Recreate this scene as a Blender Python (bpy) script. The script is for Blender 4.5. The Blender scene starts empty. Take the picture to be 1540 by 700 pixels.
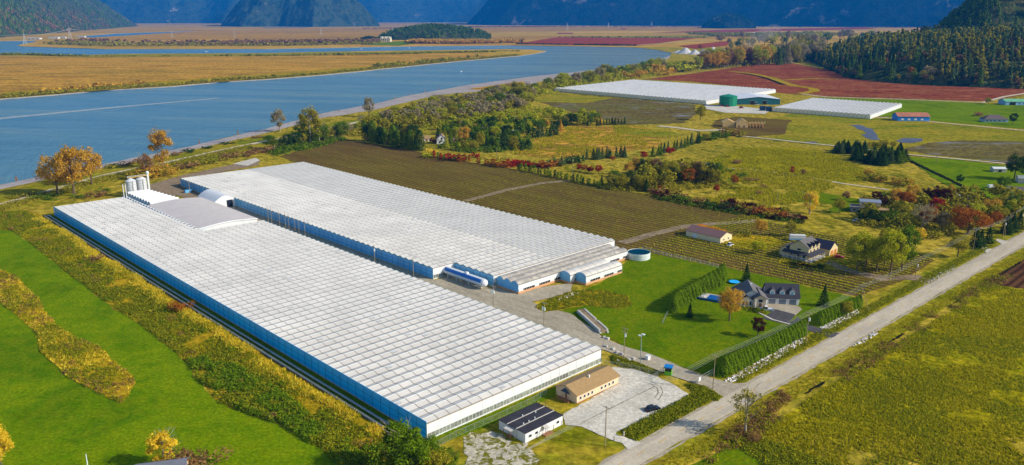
import bpy, math, random
import numpy as np
from mathutils import Vector, Matrix
from mathutils.geometry import tessellate_polygon, delaunay_2d_cdt
R = math.radians
random.seed(7); rng = np.random.default_rng(7)
sc = bpy.context.scene; col = sc.collection

# ------------------------------------------------------------------ camera, sky, sun, exposure
FPX, CX, CY, HZ, CH = 1196.0, 770.0, 350.0, 27.0, 110.0        # calibrated on the two greenhouses (their sides meet at right angles)
PITCH = math.atan((CY - HZ) / FPX)
cam = bpy.data.objects.new('camera', bpy.data.cameras.new('camera')); col.objects.link(cam)
cam.location = (0, 0, CH); cam.rotation_euler = (math.pi/2 - PITCH, 0, 0)
cam.data.sensor_width = 36; cam.data.lens = 36*FPX/1540; cam.data.clip_end = 60000; cam.data.clip_start = 1
sc.camera = cam
SUN_EL, SUN_AZ = R(31), R(-14)
wd = bpy.data.worlds.new('World'); sc.world = wd; wd.use_nodes = True
nt = wd.node_tree; sky = nt.nodes.new('ShaderNodeTexSky'); sky.sky_type = 'NISHITA'; sky.sun_disc = False
sky.sun_elevation = SUN_EL; sky.sun_rotation = math.pi/2 - SUN_AZ; sky.air_density = 1.0; sky.dust_density = 0.6; sky.ozone_density = 1.5
nt.links.new(sky.outputs[0], nt.nodes['Background'].inputs[0]); nt.nodes['Background'].inputs[1].default_value = 0.13
sl = bpy.data.lights.new('sun', 'SUN'); sl.energy = 4.8; sl.angle = R(0.53); sl.color = (1, .93, .82)
so = bpy.data.objects.new('sun', sl); col.objects.link(so)
sd = Vector((math.cos(SUN_AZ)*math.cos(SUN_EL), math.sin(SUN_AZ)*math.cos(SUN_EL), math.sin(SUN_EL)))
so.rotation_euler = sd.to_track_quat('Z', 'Y').to_euler(); so.location = (0, 0, 400)
sc.view_settings.view_transform = 'Standard'; sc.view_settings.look = 'None'; sc.view_settings.gamma = 1
sc.view_settings.exposure = 0.3; sc.view_settings.use_curve_mapping = False
sc.render.engine = 'CYCLES'
cy = sc.cycles; cy.use_denoising = True; cy.max_bounces = 5; cy.diffuse_bounces = 2; cy.glossy_bounces = 2; cy.transmission_bounces = 3
cy.volume_bounces = 0; cy.transparent_max_bounces = 6; cy.caustics_reflective = False; cy.caustics_refractive = False

# ------------------------------------------------------------------ pixel and plan coordinates
CP, SP = math.cos(PITCH), math.sin(PITCH)
def P(x, y, z=0.0):
    u, v = (x-CX)/FPX, (y-CY)/FPX
    dz = -SP - v*CP; t = (z-CH)/dz
    return Vector((u*t, (CP - v*SP)*t, z))
def PX(x, Y, z=0.0):                       # world point on pixel column x at plan distance Y
    return Vector(((x-CX)/FPX*(Y*CP + (CH-z)*SP), Y, z))
def PZ(y, Y):                              # height seen at pixel row y at plan distance Y
    v = (y-CY)/FPX
    return CH + Y*(-SP - v*CP)/(CP - v*SP)
def hgt(x, yb, yt):
    return max(.3, PZ(yt, P(x, yb).y))
def pxof(w):
    d = Vector(w) - Vector((0, 0, CH)); fy = d.y*CP - d.z*SP
    return (CX + FPX*d.x/fy, CY + FPX*(-d.y*SP - d.z*CP)/fy)
ROT = math.atan2(.69, .7238)
V = Vector((math.cos(ROT), math.sin(ROT), 0)); U = Vector((-V.y, V.x, 0)); O = P(639, 661)
def W(u, v, z=0.0): return O + U*u + V*v + Vector((0, 0, z))
def UV(p): q = Vector(p) - O; return q.dot(U), q.dot(V)

# ------------------------------------------------------------------ materials
MATS = {}
def _m(name):
    m = bpy.data.materials.new(name); m.use_nodes = True; n = m.node_tree; b = n.nodes['Principled BSDF']; MATS[name] = m
    return m, n, b
def pos(n, scale=(1, 1, 1), rot=0, src='Position'):
    if src == 'Position': g = n.nodes.new('ShaderNodeNewGeometry'); o = g.outputs['Position']
    else: g = n.nodes.new('ShaderNodeTexCoord'); o = g.outputs['Object']
    mp = n.nodes.new('ShaderNodeMapping'); mp.vector_type = 'TEXTURE'
    mp.inputs['Rotation'].default_value = (0, 0, rot); mp.inputs['Scale'].default_value = scale
    n.links.new(o, mp.inputs[0]); return mp.outputs[0]
def noise(n, vec, scale, detail=3, rough=.55, dist=0):
    t = n.nodes.new('ShaderNodeTexNoise'); t.inputs['Scale'].default_value = scale; t.inputs['Detail'].default_value = detail
    t.inputs['Roughness'].default_value = rough; t.inputs['Distortion'].default_value = dist
    n.links.new(vec, t.inputs['Vector']); return t.outputs['Fac']
def ramp(n, fac, cols, lo=.38, hi=.62, interp='LINEAR'):
    r = n.nodes.new('ShaderNodeValToRGB'); e = r.color_ramp.elements; r.color_ramp.interpolation = interp
    k = len(cols)
    for i, c in enumerate(cols):
        p = lo + (hi-lo)*i/max(1, k-1)
        el = e[i] if i < 2 else e.new(p)
        el.position = p; el.color = (*c[:3], 1)
    n.links.new(fac, r.inputs[0]); return r.outputs[0]
def mixc(n, fac, a, b, mode='MIX'):
    m = n.nodes.new('ShaderNodeMix'); m.data_type = 'RGBA'; m.blend_type = mode
    for s, v in ((0, fac), (6, a), (7, b)):
        if hasattr(v, 'is_linked') or hasattr(v, 'links'): n.links.new(v, m.inputs[s])
        elif isinstance(v, (int, float)): m.inputs[s].default_value = v
        else: m.inputs[s].default_value = (*v[:3], 1)
    return m.outputs[2]
def math_(n, op, a, b=0.0):
    m = n.nodes.new('ShaderNodeMath'); m.operation = op
    for i, v in enumerate((a, b)):
        if isinstance(v, (int, float)): m.inputs[i].default_value = v
        else: n.links.new(v, m.inputs[i])
    return m.outputs[0]
def bump(n, b, h, strength=.4, dist=.3):
    bp = n.nodes.new('ShaderNodeBump'); bp.inputs['Strength'].default_value = strength; bp.inputs['Distance'].default_value = dist
    n.links.new(h, bp.inputs['Height']); n.links.new(bp.outputs[0], b.inputs['Normal'])
def sh(c, k): return tuple(min(1, max(0, x*k)) for x in c)
def mat(name, c, rough=.75, var=.15, scale=.5, metal=0.0, spec=.3, detail=4, perobj=0.0):
    if name in MATS: return MATS[name]
    m, n, b = _m(name)
    o = ramp(n, noise(n, pos(n), scale, detail, .65), [sh(c, 1-var), c, sh(c, 1+var)], .3, .7)
    if perobj:
        oi = n.nodes.new('ShaderNodeObjectInfo')
        o = mixc(n, 1.0, o, ramp(n, oi.outputs['Random'], [(1-perobj,)*3, (1, 1, 1)], 0, 1), 'MULTIPLY')
    n.links.new(o, b.inputs['Base Color'])
    b.inputs['Roughness'].default_value = rough; b.inputs['Metallic'].default_value = metal; b.inputs['Specular IOR Level'].default_value = spec
    return m
def ground(name, big, fine=None, s_big=.012, s_mid=.12, s_fine=.9, stretch=(1, 1, 1), rot=ROT, bumpd=.3, fine_amt=.45, rows=None, patch=None, mid_amt=.4):
    m, n, b = _m(name)
    v = pos(n, stretch, rot); vi = pos(n)
    c = ramp(n, noise(n, v, s_big, 5, .6, .6), big)
    c = mixc(n, mid_amt, c, ramp(n, noise(n, v, s_mid, 4, .65, .3), fine or big))
    nf = noise(n, vi, s_fine*.4, 6, .78)
    c = mixc(n, fine_amt, c, mixc(n, 1.0, c, ramp(n, nf, [(.3, .3, .26), (.9, .9, .9), (1.75, 1.7, 1.5)], .34, .66), 'MULTIPLY'))
    if patch:                                              # wet or bare patches with their own outline
        c = mixc(n, ramp(n, noise(n, v, patch[1], 6, .65, .8), [(0, 0, 0), (1, 1, 1)], patch[2], patch[2]+.1), c, patch[0])
    h = nf
    if rows:                                               # (period in m, colour between the rows)
        per, rc, amt = rows
        w = n.nodes.new('ShaderNodeTexWave'); w.bands_direction = 'X'; w.inputs['Scale'].default_value = 2*math.pi/20/per
        w.inputs['Distortion'].default_value = .6; w.inputs['Detail'].default_value = 2; w.inputs['Detail Scale'].default_value = 1.5
        n.links.new(pos(n, (1, 1, 1), rot), w.inputs['Vector'])
        c = mixc(n, math_(n, 'MULTIPLY', w.outputs['Fac'], amt), c, rc)
    n.links.new(c, b.inputs['Base Color']); b.inputs['Roughness'].default_value = .95; b.inputs['Specular IOR Level'].default_value = .0
    if bumpd: bump(n, b, h, .7, bumpd)
    return m
def leafm(name, cols, trans=.42, k=1.5):
    cols = [sh(c, k) for c in cols]
    m, n, b = _m(name); n.nodes.remove(b)
    g = n.nodes.new('ShaderNodeNewGeometry'); oi = n.nodes.new('ShaderNodeObjectInfo')
    f = math_(n, 'ADD', math_(n, 'MULTIPLY', g.outputs['Random Per Island'], .75), math_(n, 'MULTIPLY', oi.outputs['Random'], .25))
    c = ramp(n, f, cols, .05, .95)
    d = n.nodes.new('ShaderNodeBsdfDiffuse'); t = n.nodes.new('ShaderNodeBsdfTranslucent'); x = n.nodes.new('ShaderNodeMixShader')
    n.links.new(c, d.inputs[0]); n.links.new(c, t.inputs[0]); x.inputs[0].default_value = trans
    n.links.new(d.outputs[0], x.inputs[1]); n.links.new(t.outputs[0], x.inputs[2]); n.links.new(x.outputs[0], n.nodes['Material Output'].inputs[0])
    return m
def S(*c):                                  # sRGB 0-255 to linear
    return tuple(((x/255)/12.92 if x/255 <= .04045 else ((x/255+.055)/1.055)**2.4) for x in c)

# ------------------------------------------------------------------ mesh helpers
TOPS = []
def tag(o, label=None, cat=None, group=None, kind=None):
    if label: o['label'] = label
    if cat: o['category'] = cat
    if group: o['group'] = group
    if kind: o['kind'] = kind
    if cat: TOPS.append(o)
    return o
def thing(name, label, cat, loc, rz=ROT, group=None):
    o = bpy.data.objects.new(name, None); o.empty_display_size = .5; col.objects.link(o)
    o.location = loc; o.rotation_euler = (0, 0, rz)
    return tag(o, label, cat, group)
def link(name, me, parent=None, mats=None, loc=None, rz=None, scale=None):
    o = bpy.data.objects.new(name, me); col.objects.link(o)
    if parent: o.parent = parent
    if loc is not None: o.location = loc
    if rz is not None: o.rotation_euler = (0, 0, rz)
    if scale is not None: o.scale = scale
    if mats:
        for i, m in enumerate(mats):
            o.material_slots[i].link = 'OBJECT'; o.material_slots[i].material = m
    return o
class MB:
    def __init__(s): s.v = []; s.f = []; s.mi = []
    def add(s, vs, fs, mi=0):
        k = len(s.v); s.v += [tuple(p) for p in vs]; s.f += [tuple(i+k for i in f) for f in fs]; s.mi += [mi]*len(fs); return s
    def box(s, x0, x1, y0, y1, z0, z1, mi=0):
        return s.add([(x0,y0,z0),(x1,y0,z0),(x1,y1,z0),(x0,y1,z0),(x0,y0,z1),(x1,y0,z1),(x1,y1,z1),(x0,y1,z1)],
                     [(0,3,2,1),(4,5,6,7),(0,1,5,4),(1,2,6,5),(2,3,7,6),(3,0,4,7)], mi)
    def tube(s, a, b, r0, r1=None, n=8, mi=0, cap=True):
        a, b = Vector(a), Vector(b); r1 = r0 if r1 is None else r1; d = (b-a).normalized()
        x = d.orthogonal().normalized(); y = d.cross(x)
        vs = [a + (x*math.cos(t) + y*math.sin(t))*r0 for t in [2*math.pi*i/n for i in range(n)]] + [b + (x*math.cos(t) + y*math.sin(t))*r1 for t in [2*math.pi*i/n for i in range(n)]]
        fs = [(i, (i+1) % n, n+(i+1) % n, n+i) for i in range(n)]
        if cap: fs += [tuple(range(n))[::-1], tuple(range(n, 2*n))]
        return s.add(vs, fs, mi)
    def prism(s, pts, axis, a0, a1, mi=0):
        """outline pts in the plane across axis ('x': (y,z), 'y': (x,z), 'z': (x,y)), pushed from a0 to a1"""
        def q(p, a): return {'x': (a, p[0], p[1]), 'y': (p[0], a, p[1]), 'z': (p[0], p[1], a)}[axis]
        n = len(pts); vs = [q(p, a0) for p in pts] + [q(p, a1) for p in pts]
        return s.add(vs, [(i, (i+1) % n, n+(i+1) % n, n+i) for i in range(n)] + [tuple(range(n))[::-1], tuple(range(n, 2*n))], mi)
    def lathe(s, prof, n=24, c=(0, 0), mi=0):
        k = len(prof); vs = []
        for r, z in prof: vs += [(c[0]+r*math.cos(2*math.pi*i/n), c[1]+r*math.sin(2*math.pi*i/n), z) for i in range(n)]
        return s.add(vs, [(j*n+i, j*n+(i+1) % n, (j+1)*n+(i+1) % n, (j+1)*n+i) for j in range(k-1) for i in range(n)], mi)
    def mesh(s, name, mats):
        me = bpy.data.meshes.new(name); me.from_pydata(s.v, [], s.f); me.update()
        for m in (mats if isinstance(mats, (list, tuple)) else [mats]): me.materials.append(m)
        if any(s.mi): me.polygons.foreach_set('material_index', s.mi)
        return me
    def build(s, name, mats, parent=None, **k): return link(name, s.mesh(name, mats), parent, **k)
def npmesh(name, verts, k, mats):
    """verts (N*k,3): N separate k-gons"""
    verts = np.ascontiguousarray(verts, dtype=np.float32).reshape(-1, 3); nv = len(verts); nf = nv//k
    me = bpy.data.meshes.new(name); me.vertices.add(nv); me.vertices.foreach_set('co', verts.ravel())
    me.loops.add(nv); me.loops.foreach_set('vertex_index', np.arange(nv, dtype=np.int32))
    me.polygons.add(nf); me.polygons.foreach_set('loop_start', np.arange(0, nv, k, dtype=np.int32)); me.polygons.foreach_set('loop_total', np.full(nf, k, dtype=np.int32))
    for m in (mats if isinstance(mats, (list, tuple)) else [mats]): me.materials.append(m)
    me.update(calc_edges=True); return me
def dens(pts, step):
    out = []
    for i, p in enumerate(pts):
        q = pts[(i+1) % len(pts)]; n = max(1, int((Vector(q)-Vector(p)).length/step))
        out += [Vector(p).lerp(Vector(q), j/n) for j in range(n)]
    return out
def sheet(name, poly, z, m, label=None, jit=0.0, step=None, kind='structure'):
    pts = [Vector((p[0], p[1], z)) for p in poly]
    if jit:
        pts = dens(pts, step or jit*4); pts = [p + Vector((random.uniform(-jit, jit), random.uniform(-jit, jit), 0)) for p in pts]
    me = bpy.data.meshes.new(name); tr = tessellate_polygon([pts])
    fs = []
    for a, b, c in tr:
        nrm = (pts[b]-pts[a]).cross(pts[c]-pts[a]).z
        fs.append((a, b, c) if nrm > 0 else (a, c, b))
    me.from_pydata(pts, [], fs); me.materials.append(m); me.update()
    o = link(name, me); tag(o, label, None, None, kind); return o
def px(*a): return [P(a[i], a[i+1]) for i in range(0, len(a), 2)]
def strip(pts, w):
    """polygon of a band of width w (or (w0, w1)) along world points"""
    pts = [Vector(p) for p in pts]; L, Rr = [], []
    for i, p in enumerate(pts):
        d = (pts[min(i+1, len(pts)-1)] - pts[max(i-1, 0)]); d.z = 0; d.normalize(); n = Vector((-d.y, d.x, 0))
        ww = w if isinstance(w, (int, float)) else w[0] + (w[1]-w[0])*i/(len(pts)-1)
        L.append(p+n*ww/2); Rr.append(p-n*ww/2)
    return L + Rr[::-1]
def inpoly(X, Y, poly):
    r = np.zeros(X.shape, bool); n = len(poly)
    for i in range(n):
        x0, y0 = poly[i][0], poly[i][1]; x1, y1 = poly[(i+1) % n][0], poly[(i+1) % n][1]
        c = ((y0 > Y) != (y1 > Y)) & (X < (x1-x0)*(Y-y0)/((y1-y0) or 1e-9)+x0); r ^= c
    return r
def edist(X, Y, poly, closed=True):
    d = np.full(X.shape, 1e9); n = len(poly)
    for i in range(n if closed else n-1):
        a, b = poly[i], poly[(i+1) % n]; dx, dy = b[0]-a[0], b[1]-a[1]; l = dx*dx+dy*dy or 1e-9
        t = np.clip(((X-a[0])*dx+(Y-a[1])*dy)/l, 0, 1); d = np.minimum(d, np.hypot(X-a[0]-t*dx, Y-a[1]-t*dy))
    return d
def pick(poly, n):
    """n random plan points inside a polygon"""
    xs = [p[0] for p in poly]; ys = [p[1] for p in poly]; out = np.zeros((0, 2))
    while len(out) < n:
        q = np.c_[rng.uniform(min(xs), max(xs), n*2), rng.uniform(min(ys), max(ys), n*2)]
        out = np.r_[out, q[inpoly(q[:, 0], q[:, 1], poly)]]
    return out[:n]
def vnoise(X, Y, s, seed=0):
    """smooth value noise for terrain and for clumping scattered plants"""
    X = X/s; Y = Y/s; xi = np.floor(X).astype(int); yi = np.floor(Y).astype(int); fx = X-xi; fy = Y-yi
    fx = fx*fx*(3-2*fx); fy = fy*fy*(3-2*fy)
    def h(a, b):
        q = (a*374761393 + b*668265263 + seed*144665) & 0xffffffff; q = ((q ^ (q >> 13))*1274126177) & 0xffffffff
        return ((q ^ (q >> 16)) & 0xffff)/65535.0
    return (h(xi, yi)*(1-fx)+h(xi+1, yi)*fx)*(1-fy) + (h(xi, yi+1)*(1-fx)+h(xi+1, yi+1)*fx)*fy
def fbm(X, Y, s, o=4, seed=0):
    r = 0; a = .5; t = 0
    for k in range(o): r = r + a*vnoise(X, Y, s/2**k, seed+k); t += a; a *= .5
    return r/t
# ------------------------------------------------------------------ ground materials
g_meadow = ground('meadow_ground', [S(112,110,18), S(146,132,26), S(174,150,48), S(114,118,16)], [S(126,116,20), S(192,164,60), S(86,98,12)], .012, .1, .6, (1, 2.2, 1), 0, fine_amt=.85, mid_amt=.5)
g_green = ground('mown_grass', [S(78,108,2), S(92,122,2), S(112,134,4), S(98,128,2)], [S(76,112,2), S(126,134,8)], .03, .2, 2.6, (1, 1.15, 1), ROT, .12, .6)
g_lawn = ground('lawn_grass', [S(74,104,2), S(90,116,2), S(108,122,6)], [S(72,106,2), S(122,124,8)], .05, .3, 2.6, (1, 1, 1), 0, .08, .55)
g_rough = ground('rough_grass', [S(104,100,10), S(150,128,14), S(184,148,28), S(116,116,12)], [S(122,108,10), S(196,160,34), S(84,90,8)], .03, .25, 1.1, (1, 1.4, 1), ROT, .5, .6)
g_olive = ground('olive_meadow', [S(110,112,2), S(138,130,4), S(160,144,14), S(116,120,2)], [S(102,100,2), S(168,152,24), S(76,86,2)], .03, .35, 1.2, (1, 1.3, 1), 0, .5, .85)
g_soil = ground('ploughed_soil', [S(100,80,46), S(116,94,48), S(122,108,40), S(104,86,42)], [S(94,76,42), S(136,116,50)], .012, .1, .9, (1, 6, 1), ROT, .2, .5, rows=(3.7, S(60,46,28), .6))
g_vine = ground('row_crop_soil', [S(78,66,38), S(98,82,48), S(88,80,38)], [S(84,70,40), S(120,102,56)], .02, .2, 1.2, (1, 5, 1), ROT, .15, .5)
g_furrow = ground('furrowed_soil', [S(86,58,40), S(104,72,48)], [S(96,64,42), S(120,88,56)], .05, .3, 1.2, (1, 5, 1), ROT+math.pi/2, .2, .6, rows=(3.4, S(52,34,26), .85))
g_red = ground('cranberry_bed', [S(116,46,28), S(138,64,40), S(150,96,54), S(126,56,36)], [S(106,38,26), S(160,98,62)], .012, .07, .35, (1, 2.5, 1), R(80), .3, .9, patch=(S(150,126,60), .02, .64), mid_amt=.55)
g_wet = ground('wet_field', [S(92,80,44), S(112,98,50), S(104,104,44)], [S(86,76,44), S(124,110,60)], .012, .08, .5, (3, 1, 1), R(-8), .2, .85, patch=(S(134,134,144), .06, .58))
g_yellowgreen = ground('damp_pasture', [S(104,116,14), S(132,130,18), S(160,140,34), S(104,122,12)], [S(116,112,14), S(172,148,50), S(88,108,8)], .012, .09, .6, (2.5, 1, 1), R(-10), .3, .8)
g_gold = ground('marsh_grass', [S(130,102,38), S(176,132,48), S(204,150,56), S(148,122,44)], [S(138,102,36), S(214,162,60), S(112,100,34)], .006, .03, .35, (4, 1, 1), R(-6), .4, .95, mid_amt=.5)
g_far = ground('valley_marsh', [S(150,108,40), S(200,150,58), S(168,138,40), S(216,168,66)], [S(136,100,34), S(224,176,74), S(126,118,40)], .0012, .008, .05, (6, 1, 1), 0, 0, .4)
g_farred = ground('far_cranberry', [S(140,56,40), S(156,72,44)], [S(128,48,36), S(170,96,56)], .004, .02, .1, (5, 1, 1), 0, 0, .4)
g_mud = ground('river_mud', [S(150,142,142), S(172,162,156), S(160,150,138)], [S(140,132,132), S(182,170,162)], .02, .1, .6, (3, 1, 1), R(-14), .1, .3)
g_gravel = ground('pale_gravel', [S(192,184,164), S(212,204,186), S(202,194,174)], [S(182,174,156), S(220,212,196)], .06, .4, 2.5, (1, 1, 1), 0, .04, .4, patch=(S(140,132,100), .22, .68))
g_weedgravel = ground('weedy_gravel', [S(180,170,146), S(204,194,172)], [S(170,160,136), S(212,202,182)], .06, .4, 2.5, (1, 1, 1), 0, .1, .5, patch=(S(108,106,24), .5, .46))
g_lane = ground('packed_gravel_lane', [S(158,146,122), S(176,164,140), S(168,156,134)], [S(148,136,114), S(186,174,150)], .05, .4, 2, (1, 4, 1), ROT, .04, .35)
g_asph = ground('worn_asphalt', [S(178,166,142), S(196,182,158), S(188,174,150)], [S(168,158,138), S(204,190,164)], .03, .3, 3, (5, 1, 1), ROT, .01, .25)
g_dirt = ground('bare_yard_dirt', [S(126,108,84), S(150,130,104), S(138,118,92)], [S(118,100,78), S(160,142,116)], .05, .3, 1.5, (1, 1, 1), 0, .1, .4)
g_track = ground('dike_track', [S(190,176,146), S(206,192,160)], [S(180,164,132), S(212,198,168)], .05, .3, 1.5, (1, 1, 1), 0, .05, .3)
g_dark = ground('dark_tarmac', [S(78,76,78), S(92,90,90)], [S(74,72,74), S(98,96,94)], .1, .5, 3, (1, 1, 1), 0, .01, .3)
g_ditch = mat('ditch_water', S(30, 34, 22), .9, .3, .3, spec=.0)
g_puddle = mat('puddle_water', S(88, 84, 84), .3, .45, .1, spec=.12)

# river water: silty teal, small wind ripples
m_water, n, b = _m('river_water')
sx_ = n.nodes.new('ShaderNodeSeparateXYZ'); n.links.new(pos(n), sx_.inputs[0]); riv = math_(n, 'ADD', math_(n, 'MULTIPLY', sx_.outputs[0], .0011), .62)   # silt thickens towards the bend
vv = pos(n, (1, 1, 1), R(-16)); vs_ = pos(n, (6, 1, 1), R(-12))
n.links.new(mixc(n, .5, ramp(n, noise(n, vs_, .012, 7, .72), [S(34,92,124), S(70,120,136), S(122,142,132)], .36, .64), ramp(n, riv, [S(66,124,146), S(104,134,128), S(144,144,100)], 0, 1)), b.inputs['Base Color'])
b.inputs['Roughness'].default_value = .22; b.inputs['IOR'].default_value = 1.33; b.inputs['Specular IOR Level'].default_value = .12
bump(n, b, noise(n, pos(n, (1, 3, 1), R(30)), .16, 5, .7), 1.0, 1.4)
m_wake = mat('foam_water', S(150,160,160), .6, .25, .15)

# ------------------------------------------------------------------ land, river
near_bank = [(-900,470),(-300,345),(0,278),(80,262),(156,247),(260,226),(400,194),(484,171),(572,154.5),(614,144),(660,136),(702,128.5),(780,118),(812,114),(885,106.5),(952,100),(985,92),(1000,87),(1010,83)]
far_bank = [(1008,79),(983,74.5),(952,71.4),(885,70),(770,68.5),(614,70),(536,71.4),(400,74),(156,74),(34,70),(25,69),(40,65.8),(56,62.6),(52,61.4),(0,62),(-300,64),(-900,66)]
island_px = [(-900,260),(-300,185),(0,149),(78,143),(156,136),(260,130),(338,123),(400,119.5),(484,113),(588,102.6),(692,92),(780,84.4),(815,79),(822,77),(800,75),(760,74),(692,75.3),(492,78),(400,80),(182,81.2),(130,82.6),(26,80.5),(0,80.5),(-300,82),(-900,86)]
ribbon_px = [(130,57),(200,54),(290,50),(348,47.2),(352,46),(280,47.3),(180,50.5),(130,54)]
ribbon2_px = [(395,42.2),(463,41.7),(463,41),(395,41.3)]
def jagged(pl, amt=.012):
    out = []
    for i, p in enumerate(pl):
        a, b_ = P(*p), P(*pl[(i+1) % len(pl)]); n_ = 6
        for j in range(n_):
            q = a.lerp(b_, j/n_)
            if j: q = q + Vector((random.uniform(-1, 1), random.uniform(-1, 1), 0))*(b_-a).length*amt
            out.append(q)
    return out
RIVER, ISLE = jagged(near_bank+far_bank), jagged(island_px)
RIB, RIB2 = [P(*q) for q in ribbon_px], [P(*q) for q in ribbon2_px]
outer = [Vector((-16000, -500, 0)), Vector((16000, -500, 0)), Vector((16000, 26000, 0)), Vector((-16000, 26000, 0))]
vs, es = [], []
for loop in (outer, RIVER, ISLE, RIB, RIB2):
    k = len(vs); vs += [Vector((q.x, q.y)) for q in loop]; es += [(k+i, k+(i+1) % len(loop)) for i in range(len(loop))]
vo, eo, fo, _, _, _ = delaunay_2d_cdt(vs, es, [], 0, 1e-3)
co = np.array([(q.x, q.y) for q in vo]); keep = []
cen = np.array([co[list(f)].mean(0) for f in fo])
wet = (inpoly(cen[:, 0], cen[:, 1], RIVER) & ~inpoly(cen[:, 0], cen[:, 1], ISLE)) | inpoly(cen[:, 0], cen[:, 1], RIB) | inpoly(cen[:, 0], cen[:, 1], RIB2)
lf = [tuple(f) for f, w_ in zip(fo, wet) if not w_]
ecount = {}
for f in lf:
    for i in range(3): e = tuple(sorted((f[i], f[(i+1) % 3]))); ecount[e] = ecount.get(e, 0)+1
lv = [(q.x, q.y, 0) for q in vo]; nv = len(lv); low = {}; bank = []
for f in lf:
    for i in range(3):
        a, b_ = f[i], f[(i+1) % 3]
        if ecount[tuple(sorted((a, b_)))] == 1 and abs(vo[a].x) < 15900 and -400 < vo[a].y < 25900:
            for q in (a, b_):
                if q not in low: low[q] = len(lv); lv.append((vo[q].x, vo[q].y, -2.2))
            bank.append((b_, a, low[a], low[b_]))
far_f = [(vo[f[0]].y+vo[f[1]].y+vo[f[2]].y)/3 > 2600 for f in lf]
me = bpy.data.meshes.new('ground'); me.from_pydata(lv, [], lf+bank)
for m in (g_meadow, g_mud, g_far): me.materials.append(m)
me.polygons.foreach_set('material_index', [2 if q else 0 for q in far_f]+[1]*len(bank)); me.update()
tag(link('ground', me), 'flat valley floor of golden and olive meadow', kind='structure')
sheet('river', [(-16000, -500), (16000, -500), (16000, 25000), (-16000, 25000)], -1.1, m_water, 'wide blue-green river crossing the upper left')

def far_sheet(name, pxs, z, m, label, jit=None):
    pts = px(*pxs); return sheet(name, pts, z, m, label)
# mud along the near bank
inl = [(1000,93),(952,104),(885,112),(812,123),(790,129),(760,134.5),(700,139.5),(660,143),(614,153.5),(560,166),(484,178),(400,200.5),(260,232.5),(156,253),(80,268),(0,285),(-300,355)]
sheet('mud_flat', [P(*q) for q in near_bank[1:]] + [P(*q) for q in inl], .06, g_mud, 'pale mud flat along the near river bank', jit=1.2, step=14)
sheet('sand_bar', px(705,134, 740,129, 790,122, 786,127, 760,131.5, 720,135.5), .16, g_gold, 'tan sand bar beside the river bend', jit=2)
# island marsh and its greener rim
sheet('marsh_island', [P(x, y) for x, y in [(-900,255),(-300,183),(0,146),(78,140.5),(156,133.5),(260,127),(338,120.5),(400,117),(484,110.5),(588,100),(692,90),(760,84),(700,79),(500,82),(300,85),(130,86.5),(0,84.5),(-300,87),(-900,92)]], .3, g_gold, 'golden marsh grass covering the river island', jit=6, step=30)
sheet('island_green_strip', px(120,83.6, 400,81, 560,78.6, 760,75.6, 780,77, 640,80.5, 400,84.3, 240,86, 130,86.6), .55, g_yellowgreen, 'green grass strip along the back of the island')
sheet('lower_marsh', px(0,148, 78,142, 260,129, 400,118.5, 588,101.5, 780,83.6, 780,81.8, 588,98, 400,112, 200,126, 0,140), .8, g_rough, 'olive shrubby strip along the island shore', jit=4, step=40)
# far valley
far_sheet('far_marsh', (60,63.5, 400,58, 560,55, 780,48, 1060,46, 1060,41, 780,40.5, 600,42, 300,47, 140,57), .6, g_gold, 'ochre marsh in the far valley')
far_sheet('far_cranberry_field', (776,66, 838,56.5, 1046,58, 994,65, 957,69, 885,68.5), .8, g_farred, 'dull red cranberry field beyond the river')
far_sheet('far_cranberry_field', (981,49.6, 1092,45, 1300,41.5, 1320,43.5, 1100,49), .9, g_farred, 'thin distant red field under the dark mountain')
far_sheet('far_cranberry_field', (1020,69.5, 1098,62, 1094,69, 1046,74), .8, g_farred, 'small red field beside the gravel piles')
far_sheet('far_green_strip', (840,55, 1060,54, 1130,50, 1060,57, 940,57.5), 1.0, g_yellowgreen, 'thin green and tan strip beyond the red field')
far_sheet('far_meadow', (540,67.5, 610,62, 625,66, 600,69), .9, g_green, 'green lawn below the white far house')
sheet('far_track', strip(px(930,70, 1000,65.5, 1060,61, 1100,60.3), 12), 1.3, g_track, 'pale gravel track behind the river bend')
# cranberry beds on the right
sheet('cranberry_field', px(970,119.5, 1040,111, 1090,104, 1140,96.5, 1192,95.5, 1225,102, 1290,112, 1400,122, 1560,126, 1560,140, 1480,153, 1348,148.5, 1244,145.5, 1180,141, 1110,130, 1040,123), .2, g_red, 'dark red cranberry beds below the wooded hill', jit=2, step=20)
sheet('canal_bank', strip(px(1098,107.5, 1132,111.5, 1160,117, 1176,123.5, 1196,129.5, 1222,133.5, 1226,137, 1205,141.5), 16), .3, g_rough, 'grassy bank of the canal in the cranberry beds', jit=1.5)
sheet('canal_water', strip(px(1115,110.5, 1140,115, 1160,121, 1178,128), 8), .42, g_ditch, 'narrow dark canal in the cranberry beds')
sheet('bed_path', strip(px(1178,121, 1230,118, 1262,119.5), 14), .32, g_rough, 'tan grass path between two cranberry beds', jit=1.5)
sheet('bed_path', strip(px(1205,141.5, 1244,146.5, 1348,149.6, 1478,154.8, 1510,146, 1560,138), 7), .33, g_track, 'pale track along the lower edge of the cranberry beds')
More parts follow.
